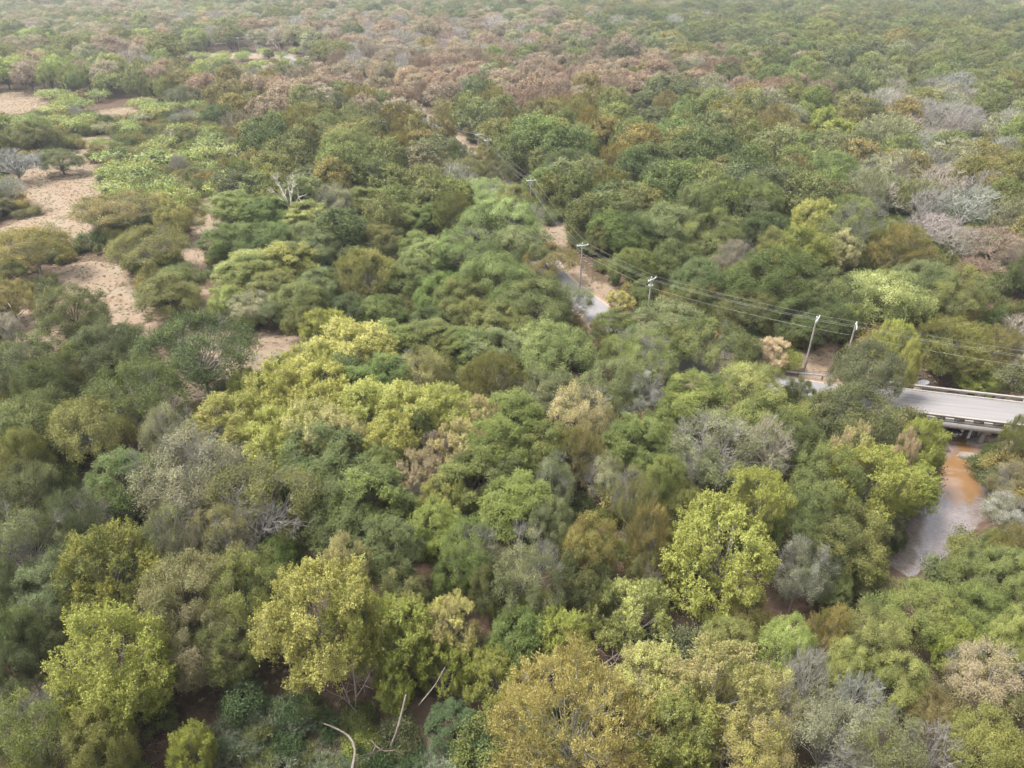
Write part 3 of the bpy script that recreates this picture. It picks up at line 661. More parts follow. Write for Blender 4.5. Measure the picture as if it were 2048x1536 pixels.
# hand list: crown centre x, y and width in the photograph, kind, colour(s), optional height, optional label
HAND = [
 (232,1345,215,'ash','Yy',13,'big bright yellow-green tree at the lower left, tallest of the left foreground'), (385,1505,85,'ash','y',7,'small lime tree at the right foot of the big lower-left yellow tree'),
 (70,1470,180,'hack','O',11), (205,1490,130,'elm','O',9), (30,1290,110,'elm','B'), (30,1385,110,'elm','b',10), (100,1290,110,'elm','b',9),
 (215,1150,165,'ash','gy',12,'fresh green tree straight behind the big lower-left yellow tree'), (350,1085,120,'hack','B'), (375,1195,175,'elm','O',12), (410,1300,140,'elm','Ob',9), (330,1330,90,'elm','D',7),
 (385,965,215,'hack','W',14,'big pale tree with white bare branches in its middle, left half of the photo'), (520,1010,215,'hack','o',13,'broad yellowish half-bare tree grown against the big pale tree'), (345,885,110,'hack','W',13), (450,1085,140,'hack','oO',11), (500,1200,150,'elm','O',11), (470,1290,120,'elm','O',8),
 (560,1110,90,'elm','G',7),
 (60,1100,150,'hack','B',12), (165,1050,110,'hack','b',12,'grey-green tree with a forked dead branch top, left of the big pale tree'), (60,990,140,'elm','b',11), (100,1180,150,'elm','B',9), (0,1180,90,'elm','B',10), (50,920,110,'elm','O'),
 (255,960,115,'pec','GD',10), (60,850,170,'elm','O'), (190,870,165,'oak','oO',12), (275,810,185,'oak','O',13,'wide olive tree with its pale forked trunk showing, left of the yellow grove'),
 (55,735,150,'elm','b'), (85,790,110,'elm','D'), (215,700,135,'elm','b',12), (400,715,235,'oak','D',13.5,'large dark spreading oak with a black trunk, at the clearing edge'),
 (145,625,135,'elm','OD',11), (18,600,95,'elm','k',8), (65,500,155,'oak','ok',11,'umbrella-shaped tree with forked dead limbs at the left edge'), (300,500,160,'oak','o',10), (335,590,130,'elm','oO',10), (355,560,100,'elm','O',9),
 (235,425,165,'oak','ok',10), (360,430,100,'elm','Ok',11), (15,655,60,'hack','v',7), (145,708,40,'shrub','y',4.5), 
 (500,615,95,'hack','W',7), (455,602,75,'elm','L',8), (545,622,75,'elm','B',6), (460,485,110,'pec','G',10), (530,480,120,'elm','g',10), (575,520,120,'pec','Gy',9), (500,540,120,'pec','GL',9), (545,575,110,'elm','O',8),
 (600,600,110,'elm','O',9), (640,570,100,'elm','B',9), (965,325,80,'elm','Ok',11), (1000,352,70,'elm','b',11), (1025,400,80,'elm','gL',11), (935,350,90,'elm','Ob',11), (905,300,70,'live','b',10), (735,545,140,'feather','oK',11,'ochre dome tree standing apart left of the big sage grove'), (655,655,80,'ash','oy',8), (640,500,100,'elm','B',9), (600,640,70,'elm','O',7),
 (475,415,90,'pec','LG',9), (540,425,90,'pec','G',9), (610,430,90,'pec','GL',9), (670,405,80,'hack','W',11), (735,405,90,'pec','LG',9), (790,430,90,'elm','L',9), (845,435,80,'pec','G',8), (700,460,90,'pec','G',8), (765,480,90,'elm','Bk',8), (840,490,80,'pec','G',8), (610,470,90,'elm','B',8),
 (575,390,62,'snag','S',17,'bleached white dead tree standing in front of the dark olive trees'),
 (905,425,95,'feather','kO',11), (915,365,80,'bare','V',11), (985,390,120,'hack','L',10), (1000,440,140,'elm','gL',12), (930,500,120,'hack','Bg',12), (1040,490,120,'elm','g',12), (880,590,100,'elm','g',10), (985,560,150,'elm','g',13,'tall sage green dome in the middle of the central grove'),
 (1075,610,160,'elm','gO',12), (1135,605,100,'hack','gW',8,'pale sage tree hanging over the asphalt gap from its left'), (1100,525,115,'oak','ok',8), (930,610,120,'elm','gB',10), (830,560,90,'pec','G',9), (860,520,80,'pec','Gy',9), (1000,650,130,'elm','O',9),
 (760,620,110,'elm','D',8), (700,620,100,'elm','D',8), (770,680,120,'pec','G',8), (860,680,110,'pec','G',8), (930,690,110,'pec','Gy',7), (860,650,70,'pec','D',7), (1000,700,100,'pec','G',8),
 (655,650,50,'ash','o',6), (1230,650,90,'pec','DG',7), (1180,680,70,'elm','Dk',6),
 (700,700,150,'ash','Y',11), (615,742,110,'ash','Y',10), (690,755,110,'pec','D',9,'dark green tree enclosed by the yellow grove near its upper end'), (560,800,130,'ash','Y',11), (470,845,130,'ash','YK',10), (635,790,130,'ash','Y',11), (640,870,120,'ash','YT',11),
 (735,830,130,'ash','Y',11), (820,830,120,'ash','Y',11), (900,835,110,'ash','Y',10), (960,845,80,'ash','T',9), (560,880,110,'ash','Y',10), (690,890,90,'ash','T',10), (790,890,100,'ash','Y',10), (500,780,80,'ash','y',8), (745,765,110,'pec','G',10),
 (925,895,90,'ash','T',9,'straw-coloured tree at the right end of the yellow grove'), (845,955,90,'ash','TP',8), (885,1000,85,'ash','YK',8,'small orange-yellow tree just below the yellow grove'), (590,920,80,'ash','y',8), (870,905,70,'ash','P',7), (830,1010,60,'bare','v',6),
 (650,930,140,'pec','D',11), (735,1000,140,'pec','DG',11), (680,1045,130,'pec','D',10), (830,875,70,'pec','D',9), (610,980,90,'pec','D',9), (770,930,80,'pec','G',9),
 (840,745,130,'hack','oy',9), (980,760,150,'feather','k',10,'dull brown-green dome in the photo centre, just above the yellow grove'), (1110,700,170,'elm','gB',12), (1105,790,140,'elm','D',9), (1030,845,130,'pec','G',11), (1095,900,110,'pec','G',10), (980,900,110,'pec','G',10), (940,960,130,'pec','DG',10),
 (1160,830,130,'hack','oT',11,'straw-topped tree with a white bare crest, photo centre'), (1155,910,120,'feather','o',10), (1235,770,140,'elm','OB',11), (1290,720,110,'hack','gL',11,'sage tree trailing grey dead vines in front of the dark guard rail'), (1280,790,90,'hack','v',9), (1340,655,170,'elm','gO',9), (1240,700,80,'elm','O',8),
 (1430,695,150,'oak','DO',9,'dark round tree standing over the dark guard rail'), (1480,700,90,'elm','b',8), (1350,690,80,'elm','gO',8), (1385,805,120,'pec','Gy',9), (1270,885,110,'pec','G',9), (1350,860,90,'pec','G',8), (1500,770,130,'elm','gL',10), (1530,850,170,'elm','O',11), (1590,880,120,'elm','OD',10), (1450,735,60,'bare','V',6),
 (1440,905,190,'hack','oW',12,'wide pale olive tree ringed by grey bare boughs, right of photo centre'), (1535,910,90,'bare','V',11), (1400,940,90,'hack','oW',10), (1700,830,180,'live','b',12,'massive grey-green live oak covering the left end of the bridge'), (1735,735,140,'live','b',12), (1640,830,110,'live','bO',10), (1600,790,60,'elm','D',7),
 (1540,705,65,'ash','N',6,'orange-pink bush-like tree in front of the leaning power pole'), (1580,720,45,'shrub','y',4), (1790,690,65,'ash','Yy',10), (1815,735,40,'ash','Y',10,'slim bright yellow tree at the far left corner of the bridge'),
 (1730,960,150,'ash','Yy',11), (1805,965,125,'ash','Yy',9,'yellow-green tree leaning over the creek bend'), (1845,890,85,'ash','Yy',9), (1695,925,80,'ash','NY',11), (1650,980,140,'elm','O',11), (1805,915,40,'ash','N',9.5,'small orange-pink tree top beside the creek below the bridge'),
 (1755,1045,85,'elm','D',7), (1750,1165,90,'elm','Dk',6), (1790,1075,40,'shrub','D',4), (1685,1080,160,'elm','DO',11), (1725,1115,90,'elm','D',8), (1600,1040,120,'elm','bD',10), (1640,1130,110,'elm','D',8), (1660,1180,90,'elm','O',6),
 (1440,1110,200,'ash','Yy',13,'biggest bright yellow-green tree in the right half, right of photo centre'), (1515,1005,105,'ash','Yy',11), (1600,1150,125,'hack','oV',10,'half-bare tree with a fan of white twigs, right of the biggest yellow tree'), (1305,1070,95,'feather','kK',10), (1330,965,90,'elm','g',10), (1265,1000,90,'hack','O',11,'tree with a thick white forked trunk showing, centre right'),
 (1210,955,85,'hack','oW',9), (1110,975,90,'hack','gW',10), (1040,1010,140,'pec','yG',10), (1100,1050,90,'elm','bB',9), (1180,1090,120,'elm','ko',10), (1160,1160,140,'elm','D',9), (870,1075,95,'pec','yG',9), (1370,1010,80,'elm','O',8),
 (940,1110,120,'hack','g',11), (1055,1150,140,'hack','gW',12,'sage tree with a white trunk and bare fan, below photo centre'), (785,1120,120,'pec','D',10), (800,1190,110,'elm','DB',8), (990,1180,90,'elm','bD',9), (900,1160,80,'elm','D',7),
 (630,1240,205,'ash','Q',13,'large ochre-yellow tree with drooping skirts over the brown slope'), (690,1150,80,'ash','T',11), (725,1260,120,'ash','Qy',11), (800,1265,120,'ash','Qy',9), (895,1255,90,'ash','TY',8), (880,1335,85,'ash','y',7), (985,1355,100,'ash','y',7), (1125,1280,110,'ash','Yy',9), (1040,1275,110,'pec','GD',9), (790,1375,70,'ash','y',6), (1070,1220,80,'elm','g',8),
 (1265,1230,125,'ash','oY',9), (1330,1270,80,'shrub','b',4), (1480,1240,120,'elm','ko',8), (1455,1290,110,'elm','LO',7), (1290,1150,80,'hack','O',8),
 (1150,1455,300,'feather','K',13,'huge ochre plumed dome at the bottom edge, right of the middle'), (1300,1360,130,'ash','TY',9), (1430,1400,190,'ash','To',11), (1350,1470,150,'ash','YO',10), (1540,1410,140,'hack','TQ',10), (1500,1500,150,'hack','TQ',10), (1610,1370,90,'bare','V',10,'fan of white leafless branches above the lower right straw trees'),
 (1570,1290,110,'elm','L',9), (1660,1270,100,'feather','oK',8), (1700,1420,90,'bare','V',9), (1740,1280,130,'elm','OL',9), (1690,1330,90,'elm','L',8), (1660,1480,170,'hack','W',10), (1770,1500,150,'hack','WO',10), (1800,1370,130,'elm','gL',9), (1850,1225,160,'elm','Lo',8,'light green tree directly below the lower end of the visible creek'),
 (1965,1155,140,'elm','Bg',8), (2010,1160,130,'elm','BO',9), (1970,1230,130,'elm','O',8), (1910,1295,95,'ash','y',7,'small round lime tree near the lower right edge'), (1980,1370,160,'hack','TP',10), (2030,1280,100,'elm','L',9), (1860,1440,110,'elm','k',8), (1960,1500,160,'elm','LO',10), (1870,1510,110,'bare','v',8), (2040,1440,90,'hack','O',9),
 (2030,970,90,'hack','kP',7), (1985,905,40,'shrub','D',3), (1995,945,50,'hack','v',4), (2020,1030,110,'hack','kv',6), (2040,1100,90,'feather','k',7), (1990,1085,60,'elm','ko',5), (2040,870,60,'feather','o',8),
 (1910,690,170,'feather','kO',10,'wide brownish plumed tree behind the bridge and under the cables'), (1990,700,120,'feather','k',9), (2030,670,90,'bare','v',8), (1960,760,100,'elm','Dy',5), (1760,590,180,'elm','gL',12), (1660,590,120,'elm','DO',12), (1545,560,160,'elm','GD',14,'tall dark green wall-like tree behind the cable span left of the leaning pole'), (1620,640,140,'elm','D',10), (1500,620,120,'elm','D',9), (1680,640,90,'elm','O',8),
 (1470,520,80,'hack','P',10), (1490,560,90,'elm','o',10), (1625,440,70,'ash','Y',11,'bright yellow tree among greens above the leaning power pole'), (1600,500,100,'ash','yo',11), (1550,490,90,'elm','O',10), (1680,500,70,'ash','oT',9), (1800,495,130,'feather','ok',11), (1690,430,110,'elm','D',12), (1850,560,120,'elm','gB',10), (1920,590,110,'elm','BO',10), (1790,470,60,'elm','O',8), (1400,560,110,'elm','gB',11), (1350,520,110,'elm','D',11), (1240,460,130,'elm','DG',12), (1270,530,100,'elm','G',9), (1330,450,140,'elm','gB',12), (1420,470,120,'elm','O',11), (1200,480,60,'elm','D',9), (1290,580,60,'elm','O',6),
 (1930,415,130,'bare','V',11), (1880,370,100,'bare','V',10), (1990,490,140,'bare','P',9), (1870,460,110,'bare','V',9), (1920,490,100,'bare','v',8), (1960,540,90,'bare','P',6), (2040,520,80,'bare','P',8), (1240,600,45,'ash','KY',4), (1070,440,40,'bare','V',8),
 (200,290,60,'mesq','L'), (60,270,100,'elm','kD',11), (30,330,110,'bare','v',9), (120,320,90,'elm','b',8), (20,380,60,'bare','V',8), (360,190,70,'live','b',11), (435,230,60,'elm','D',10),
]
# regions for the trees not listed: ellipse in the photograph and the mix of kinds and colours there
REG = [
 ((880,95,330,60), 'bareV3 bareP3 hackv1 elmP4 elmW1 elmO1'), ((1150,165,290,46), 'elmR6 featherR2 elmP2 elmk1'), ((1130,160,280,40), 'elmR5 elmP4 bareP1 elmk1'), ((600,190,260,45), 'elmP4 elmk2 elmR2 bareP1'), ((880,110,340,50), 'elmP3 bareP3 bareV2 elmR1'), ((560,195,230,50), 'elmP3 elmk3 elmR1 elmB2 barev1 elmO1'),
 ((700,265,260,55), 'elmO4 featherk4 elmk3 elmb1'), ((200,110,260,50), 'elmL3 elmP2 bareV1 elmO2 elmB2'), ((500,140,140,26), 'mesqL9'), ((620,330,230,50), 'elmb3 elmO5 elmk2 elmD1'),
 ((1550,90,520,70), 'elmO3 elmb5 elmD2 elmg1 elmB2 elmk1'), ((1890,290,190,110), 'barev4 bareV3 featherW3 elmk2 hackW2 elmO1'), ((1420,270,240,80), 'elmO4 elmg3 elmb2 elmy1 featherk2 hackW1'),
 ((1430,400,250,90), 'elmg4 elmB2 elmO3 elmD2 pecG1 hackg1'), ((350,30,420,35), 'elmP3 bareV1 elmW3 elmO3 elmb2'), ((1400,15,700,26), 'elmb5 elmO2 elmB2 elmk1 elmP1'), ((80,170,120,40), 'elmP2 elmL3 elmO2 bareV1'),
 ((1180,290,130,70), 'elmO3 featherk3 elmk2 elmD1'), ((1850,150,250,60), 'elmb3 elmO4 elmg1 elmB1'), ((300,200,120,40), 'elmP2 elmk2 elmO2 elmb2 elmL1'),
 ((1100,330,90,50), 'elmD3 elmO3 elmg1'), ((1900,1300,300,300), 'hackW2 elmO3 elmL2 hackT2'), ((100,1300,250,250), 'elmb3 elmB3 elmO3'), ((1000,1000,500,400), 'elmD3 pecD2 elmO2'),
]
def parse(s):
    o = []
    for w in s.split(): o.append((w[:-2], w[-2], int(w[-1])))
    return o
REG = [(e, parse(s)) for e, s in REG]
def pick_region(px, py, wx, wy):
    w = [math.exp(-1.3 * (((px - e[0]) / e[2]) ** 2 + ((py - e[1]) / e[3]) ** 2)) + 1e-9 for e, _ in REG]
    e, mix = random.choices(REG, w)[0]
    if random.random() < .55:                # neighbours of one patch tend to be of one kind
        pr = random.Random(int(wx // 38) * 7919 + int(wy // 38) * 104729 + int(e[0])); k = pr.choices(mix, [m[2] for m in mix])[0]
    else: k = random.choices(mix, [m[2] for m in mix])[0]
    return k[0], k[1]
def tints(cs, j=.17, seed=None):
    st_ = random.getstate()
    if seed is not None: random.seed(seed)
    if cs[0] in 'YyTQKNW': j = .07
    a = np.array(CO[cs[0]][0]); b = np.array(CO[cs[-1]][1] if len(cs) > 1 else CO[cs[0]][1])
    s = 1 + random.uniform(-j, j); w = np.array([1 + random.uniform(-j, j) * .6, 1, 1 + random.uniform(-j, j) * .6])
    if random.random() < .5 and cs[0] in 'OgDGboykB':
        o = np.array(CO[random.choice('oygkPO')][1]); b = b * .68 + o * .32
    if seed is not None: random.setstate(st_)
    return tuple((a * s * w).tolist()), tuple((b * s * w).tolist())

TREES = []       # x, y, z, R, h, kind, colour code, hand label, px, py, width
for e in HAND:
    cx, cy, w, kind, cs = e[:5]; h = e[5] if len(e) > 5 else HGT[kind]; lab = e[6] if len(e) > 6 else None
    x, y = P(cx, cy, h * .58)
    for _ in range(3):
        z = tz(x, y); x, y = P(cx, cy, z + h * .58)
    _, _, dpt = proj(x, y, z + h * .6)
    TREES.append([x, y, z, .5 * w * dpt / FPX * (1.08 if kind in ('ash', 'pec') else .95), h * .95, kind, cs, lab])
hx = np.array([[t[0], t[1], t[3]] for t in TREES])
FAR = []
KEEP = [(1915, 940, 46, 95), (1860, 1075, 68, 62), (1900, 815, 190, 48), (1195, 605, 42, 34), (1600, 745, 62, 22), (1655, 690, 34, 26), (1365, 740, 30, 14), (1120, 465, 14, 16)]
CLEARK = [c for c in CLEAR if c[1] > 200 and c[0] < 800] + [(400, 790, 40, 40)]
def hides(x, y, z, R, h):
    for a, b in ((0, h), (-R, h * .6), (R, h * .6), (0, h * .5), (-R * .7, h * .85), (R * .7, h * .85), (-R * .7, h * .3), (R * .7, h * .3)):
        px, py, _ = proj(x + a, y, z + b)
        if in_ell(KEEP, px, py) or in_ell(CLEARK, px, py, .8): return True
    return False
def blocked(x, y, px, py, r, h_=10):
    d = nearest(ROAD, x, y)[0][0]
    if d < (4.6 + r * .12 if x < np.interp(y, ROAD[::-1, 1][np.argsort(ROAD[::-1, 1])], ROAD[::-1, 0][np.argsort(ROAD[::-1, 1])]) else 5.0 + r * .35): return True
    if y < 330 and hides(x, y, 0, r, h_): return True
    if nearest(CREEK, x, y)[0][0] < 4.5 + r * .4 and y < 130: return True
    if y < 420 and np.min(np.hypot([p[0] - x for p in POLES], [p[1] - y for p in POLES])) < 3 + r * .6: return True
    return False
yy = 12.0
while yy < 1900:
    cell = 8.2 if yy < 230 else (9.5 if yy < 450 else 12.0)
    hwid = (yy * .86 + 60) * .80 + 45
    for xx in np.arange(-hwid, hwid, cell):
        x = xx + random.uniform(-.42, .42) * cell; y = yy + random.uniform(-.42, .42) * cell
        px, py, dpt = proj(x, y, 5)
        gx, gy, _ = proj(x, y, 0)
        if px < -700 or px > 2750 or dpt < 20: continue
        if gx < 560 and 455 < gy < 880: continue
        mq = in_ell(MESQ, gx, gy)
        if in_ell(CLEAR, gx, gy, 1.12 if y < 250 else 1.0): continue
        if y < 300 and in_ell(OPEN, gx, gy, 1.1): continue
        if mq:
            if random.random() < .30: continue
            kind, cs = ('mesq', 'L') if random.random() < .8 else random.choice([('elm', 'b'), ('bare', 'v'), ('elm', 'k'), ('mesq', 'W')])
            r = random.uniform(4.0, 6.4) if kind == 'mesq' else random.uniform(2.5, 4); h = random.uniform(3.8, 5.6) if kind == 'mesq' else random.uniform(5, 8)
        else:
            kind, cs = pick_region(px, py, x, y)
            r = random.uniform(6.0, 10.8) if y > 450 else random.uniform(4.2, 8.6) if y > 200 else random.uniform(3.6, 6.6); h = random.uniform(9, 13.5) + (r - 5) * .7
            if random.random() < .12: h *= 1.18; r *= 1.12
            if y < 150 and -100 < px < 2150 and py < 1650: h *= .72; r *= .8
            if kind == 'mesq': h = random.uniform(4, 5.5); r = random.uniform(3.5, 5)
            if kind == 'bare': r *= .85; h *= .85
        if y < 340:
            dd_ = np.hypot(hx[:, 0] - x, hx[:, 1] - y)
            if np.any(dd_ < (hx[:, 2] + r) * (.72 if y > 150 else .86)): continue
        if blocked(x, y, px, py, r, h): continue
        if y >= 200:
            if any((q[0] - x) ** 2 + (q[1] - y) ** 2 < ((q[3] + r) * (.70 if y < 450 else .72)) ** 2 for q in FAR[-260:]): continue
        if y < 60 and -120 < px < 2170 and py > 1450:      # nothing outside the bottom edge may lean into the picture
            if min(proj(x, y - r * .4, h)[1], proj(x, y + r * .7, h * .9)[1]) < 1575: continue
        FAR.append([x, y, None, r, h, kind, cs, None])
    yy += cell * .92
fz = terr([t[0] for t in FAR], [t[1] for t in FAR])
for t, z in zip(FAR, fz): t[2] = float(z)
allt = TREES + FAR
vis = []
for t in allt:
    px, py, dpt = proj(t[0], t[1], t[2] + t[4] * .6); wpx = 2 * t[3] * FPX / dpt
    t += [px, py, wpx]
    vis.append(wpx if (-wpx * .35 < px < 2048 + wpx * .35 and -10 < py < 1536 + wpx * .4) else 0)
tree_k = [i for i, t in enumerate(allt) if t[5] != 'shrub']
order = sorted(tree_k, key=lambda i: -(vis[i] + (1e4 if i < len(TREES) else 0)))
near_idx = set(order[:296]) | {i for i, t in enumerate(allt) if t[5] == 'shrub'}

# ------------------------------------------------------------------ labels that single each tree out
MARK = [(1900, 810, 'the bridge'), (1190, 610, 'the asphalt gap'), (1620, 690, 'the leaning power pole'), (1885, 1010, 'the creek bend'), (575, 390, 'the bleached dead tree'),
        (400, 715, 'the large dark oak'), (700, 800, 'the yellow grove'), (1440, 1110, 'the biggest yellow tree'), (225, 1300, 'the big lower-left yellow tree'), (400, 970, 'the big pale tree'),
        (1150, 1455, 'the huge ochre dome'), (630, 1250, 'the large ochre-yellow tree'), (1700, 810, 'the live oak'), (1055, 1150, 'the white-trunked sage tree'), (985, 560, 'the central sage dome'),
        (735, 545, 'the lone ochre dome'), (200, 590, 'the left clearing'), (100, 370, 'the upper left clearing'), (1303, 570, 'the ringed power pole'), (1062, 370, 'the power pole in the cut'),
        (965, 280, 'the middle pole pair'), (1625, 440, 'the bright yellow tree'), (1930, 450, 'the grey bare thicket'), (430, 440, 'the narrow sandy gap'), (1440, 905, 'the wide pale olive tree'),
        (1610, 1370, 'the white branch fan'), (1910, 1295, 'the small round lime tree'), (640, 1470, 'the weedy creek bank'), (500, 700, 'the central clearing'), (980, 760, 'the dull brown-green dome'), (804, 210, 'the lone small power pole')]
def relation(px, py, skip=30):
    c = sorted((math.hypot(px - a, (py - b) * 1.25), a, b, n) for a, b, n in MARK)
    c = [q for q in c if q[0] > skip]; d, a, b, n = c[0]; dx, dy = px - a, py - b
    pre = 'just ' if d < 110 else ('well ' if d > 260 else '')
    if abs(dx) > abs(dy) * 1.8: w = 'right of' if dx > 0 else 'left of'
    elif abs(dy) > abs(dx) * 1.8: w = 'behind' if dy < 0 else 'in front of'
    else: w = ('behind and ' if dy < 0 else 'before and ') + ('right of' if dx > 0 else 'left of')
    return pre + w + ' ' + n
def base_label(t):
    px, py, w, kind, cs = t[8], t[9], t[10], t[5], t[6]
    s = 'large ' if w > 165 else ('small ' if w < 62 else ('mid-size ' if w < 110 else ''))
    o = f"{s}{CWORD[cs[0]]} {KWORD[kind][1]} {relation(px, py)}"
    return o if len(o.split()) < 17 else o.replace('just ', '').replace('well ', '')
labs = {}
for i in near_idx:
    t = allt[i]
    if t[7]: labs.setdefault(t[7], []).append(i)
    else: labs.setdefault(base_label(t), []).append(i)
labs = {(k if len(k.split()) <= 12 or len(v) == 1 else k.replace('behind and ', 'behind-').replace('in front and ', 'before-').replace(' of such', '')): v for k, v in labs.items()}
ORD = ['first', 'second', 'third', 'fourth', 'fifth', 'sixth', 'seventh', 'eighth', 'ninth', 'tenth', 'eleventh', 'twelfth']
final = {}
for b, ids in labs.items():
    if len(ids) == 1: final[ids[0]] = b; continue
    ids.sort(key=lambda i: allt[i][8])
    for q, i in enumerate(ids):
        e = 'leftmost' if q == 0 else ('rightmost' if q == len(ids) - 1 else ORD[q] + ' from left')
        final[i] = ' '.join((b + ', ' + e).replace(' the photo', '').split())
        if len(final[i].split()) > 16: final[i] = final[i].replace('just ', '').replace('well ', '').replace('mid-size ', '')

GROUPN = dict(elm='round-crowned trees of the wood', oak='wide spreading trees at the clearings', ash='tufty yellow and lime trees', pec='drooping-leaved green trees',
              hack='half-bare trees with pale boughs', feather='plumed dome trees', live='live oaks at the bridge', mesq='low mesquites', bare='leafless grey trees', snag='dead trees', shrub='bushes')
cnt = {}
for i in sorted(near_idx, key=lambda i: -allt[i][10]):
    x, y, z, R, h, kind, cs, lab, px, py, w = allt[i]
    cnt[kind] = cnt.get(kind, 0) + 1
    cm, tm = proto(kind, cnt[kind] * 3 + i % 2)
    nm, _, cat = KWORD[kind]; k = KP[kind]
    t = thing(nm, final[i], cat, (x, y, z - .1), random.uniform(0, 6.28), GROUPN[kind])
    s = R / k['R']; t.scale = (s * random.uniform(.93, 1.07), s * random.uniform(.93, 1.07), h / k['H'])
    a, b = tints(cs, seed=int(px * 3 + py * 5))
    for m, nm2 in ((tm, 'trunk'), (cm, 'branches' if KP[kind]['nv'] == 0 else 'crown')):
        o = bpy.data.objects.new(nm2, m); o.parent = t; o['tint'] = a; o['tint2'] = b; COL.objects.link(o)

# ------------------------------------------------------------------ instanced stuff: the far wood, undergrowth, weeds, dry grass
def one_mesh(kind, seed, lod=1):
    wv, wf, wm, lv, lf, la, tn = grow(kind, seed, lod); r = np.random.default_rng(seed)
    if lv is None: return mesh_np(kind, wv, [wf], [wm], attrs=dict(rnd=r.uniform(0, 1, len(wf))))
    V = np.concatenate([wv, lv]); F = np.concatenate([wf, lf + len(wv)])
    fm = np.concatenate([np.zeros(len(wf)), np.ones(len(lf))])
    return mesh_np(kind, V, [F], [wm, LEAF], fm, dict(rnd=np.concatenate([r.uniform(0, 1, len(wf)), la['rnd']]), lob=np.concatenate([r.uniform(0, 1, len(wf)), la['lob']])))
def grass_tuft(seed, n=46, h=.75, w=.035, spread=.35):
    r = np.random.default_rng(seed); a = r.uniform(0, 6.28, n); q = r.uniform(0, spread, n)
    b = np.stack([q * np.cos(a), q * np.sin(a), np.zeros(n)], 1); d = unit(np.stack([np.cos(a) * r.uniform(.1, .9, n), np.sin(a) * r.uniform(.1, .9, n), np.ones(n)], 1))
    L_ = h * r.uniform(.5, 1.1, n)[:, None]; s = np.stack([-np.sin(a), np.cos(a), np.zeros(n)], 1) * w
    V = np.stack([b - s, b + s, b + d * L_ + s * .3, b + d * L_ - s * .3], 1).reshape(-1, 3)
    return mesh_np('tuft', V, [np.arange(4 * n).reshape(-1, 4)], [LEAF], attrs=dict(rnd=r.uniform(0, 1, n), lob=r.uniform(0, 1, n)))
def stuff(name, label, cat, meshes, pts, idx, rot, scl, t1, t2):
    pc = bpy.data.collections.new(name + '_kinds')
    for q, m in enumerate(meshes): pc.objects.link(bpy.data.objects.new(f'{name}_kind_{q:02d}', m))
    me = bpy.data.meshes.new(name); me.vertices.add(len(pts)); me.vertices.foreach_set('co', np.asarray(pts, np.float32).ravel())
    for nm, ty, key, v, dt in (('idx', 'INT', 'value', idx, np.int32), ('rot', 'FLOAT', 'value', rot, np.float32), ('scl', 'FLOAT_VECTOR', 'vector', scl, np.float32),
                               ('tint', 'FLOAT_COLOR', 'color', np.column_stack([t1, np.ones(len(pts))]), np.float32), ('tint2', 'FLOAT_COLOR', 'color', np.column_stack([t2, np.ones(len(pts))]), np.float32)):
        a = me.attributes.new(nm, ty, 'POINT'); a.data.foreach_set(key, np.ascontiguousarray(v, dt).ravel())
    o = link(bpy.data.objects.new(name, me), None, label, cat, kind='stuff')
    ng = bpy.data.node_groups.new(name, 'GeometryNodeTree'); ng.interface.new_socket('Geometry', in_out='INPUT', socket_type='NodeSocketGeometry'); ng.interface.new_socket('Geometry', in_out='OUTPUT', socket_type='NodeSocketGeometry')
    N, Lk = ng.nodes, ng.links; gi = N.new('NodeGroupInput'); go = N.new('NodeGroupOutput'); ip = N.new('GeometryNodeInstanceOnPoints'); cinf = N.new('GeometryNodeCollectionInfo')
    cinf.inputs['Collection'].default_value = pc; cinf.inputs['Separate Children'].default_value = True; cinf.inputs['Reset Children'].default_value = True
    def na(nm, ty):
        a = N.new('GeometryNodeInputNamedAttribute'); a.data_type = ty; a.inputs['Name'].default_value = nm; return a.outputs['Attribute']
    Lk.new(gi.outputs[0], ip.inputs['Points']); Lk.new(cinf.outputs[0], ip.inputs['Instance']); ip.inputs['Pick Instance'].default_value = True
    Lk.new(na('idx', 'INT'), ip.inputs['Instance Index']); cx = N.new('ShaderNodeCombineXYZ'); Lk.new(na('rot', 'FLOAT'), cx.inputs[2])
    Lk.new(cx.outputs[0], ip.inputs['Rotation']); Lk.new(na('scl', 'FLOAT_VECTOR'), ip.inputs['Scale']); Lk.new(ip.outputs[0], go.inputs[0])
    md = o.modifiers.new('scatter', 'NODES'); md.node_group = ng; return o
kinds = ['elm', 'ash', 'pec', 'hack', 'feather', 'mesq', 'bare', 'oak', 'live']
fm_, base_i, nper = [], {}, {}
for k in kinds:
    n = 8 if k == 'elm' else (3 if k in ('bare', 'feather', 'mesq') else 2); base_i[k] = len(fm_); nper[k] = n
    for q in range(n): fm_.append(one_mesh(k, 300 + q * 5 + sum(map(ord, k))))
far = [t for i, t in enumerate(allt) if i not in near_idx]
fine_i = {}
for k in ('elm', 'hack', 'pec', 'ash', 'feather'): fine_i[k] = len(fm_); fm_.append(one_mesh(k, 600 + len(fm_), 0))
pts = np.array([[t[0], t[1], t[2] - .1] for t in far])
tt_ = [tints(t[6], .15) for t in far]
stuff('far_woodland', 'unbroken wood of small far trees in olive, grey, pink and rust stretching to the top of the photo', 'woodland', fm_, pts,
      [fine_i[t[5]] if t[1] < 140 and t[5] in fine_i else base_i[t[5]] + random.randrange(nper[t[5]]) for t in far], rng.uniform(0, 6.28, len(far)),
      [[t[3] / KP[t[5]]['R'], t[3] / KP[t[5]]['R'], t[4] / KP[t[5]]['H']] for t in far], [a for a, b in tt_], [b for a, b in tt_])

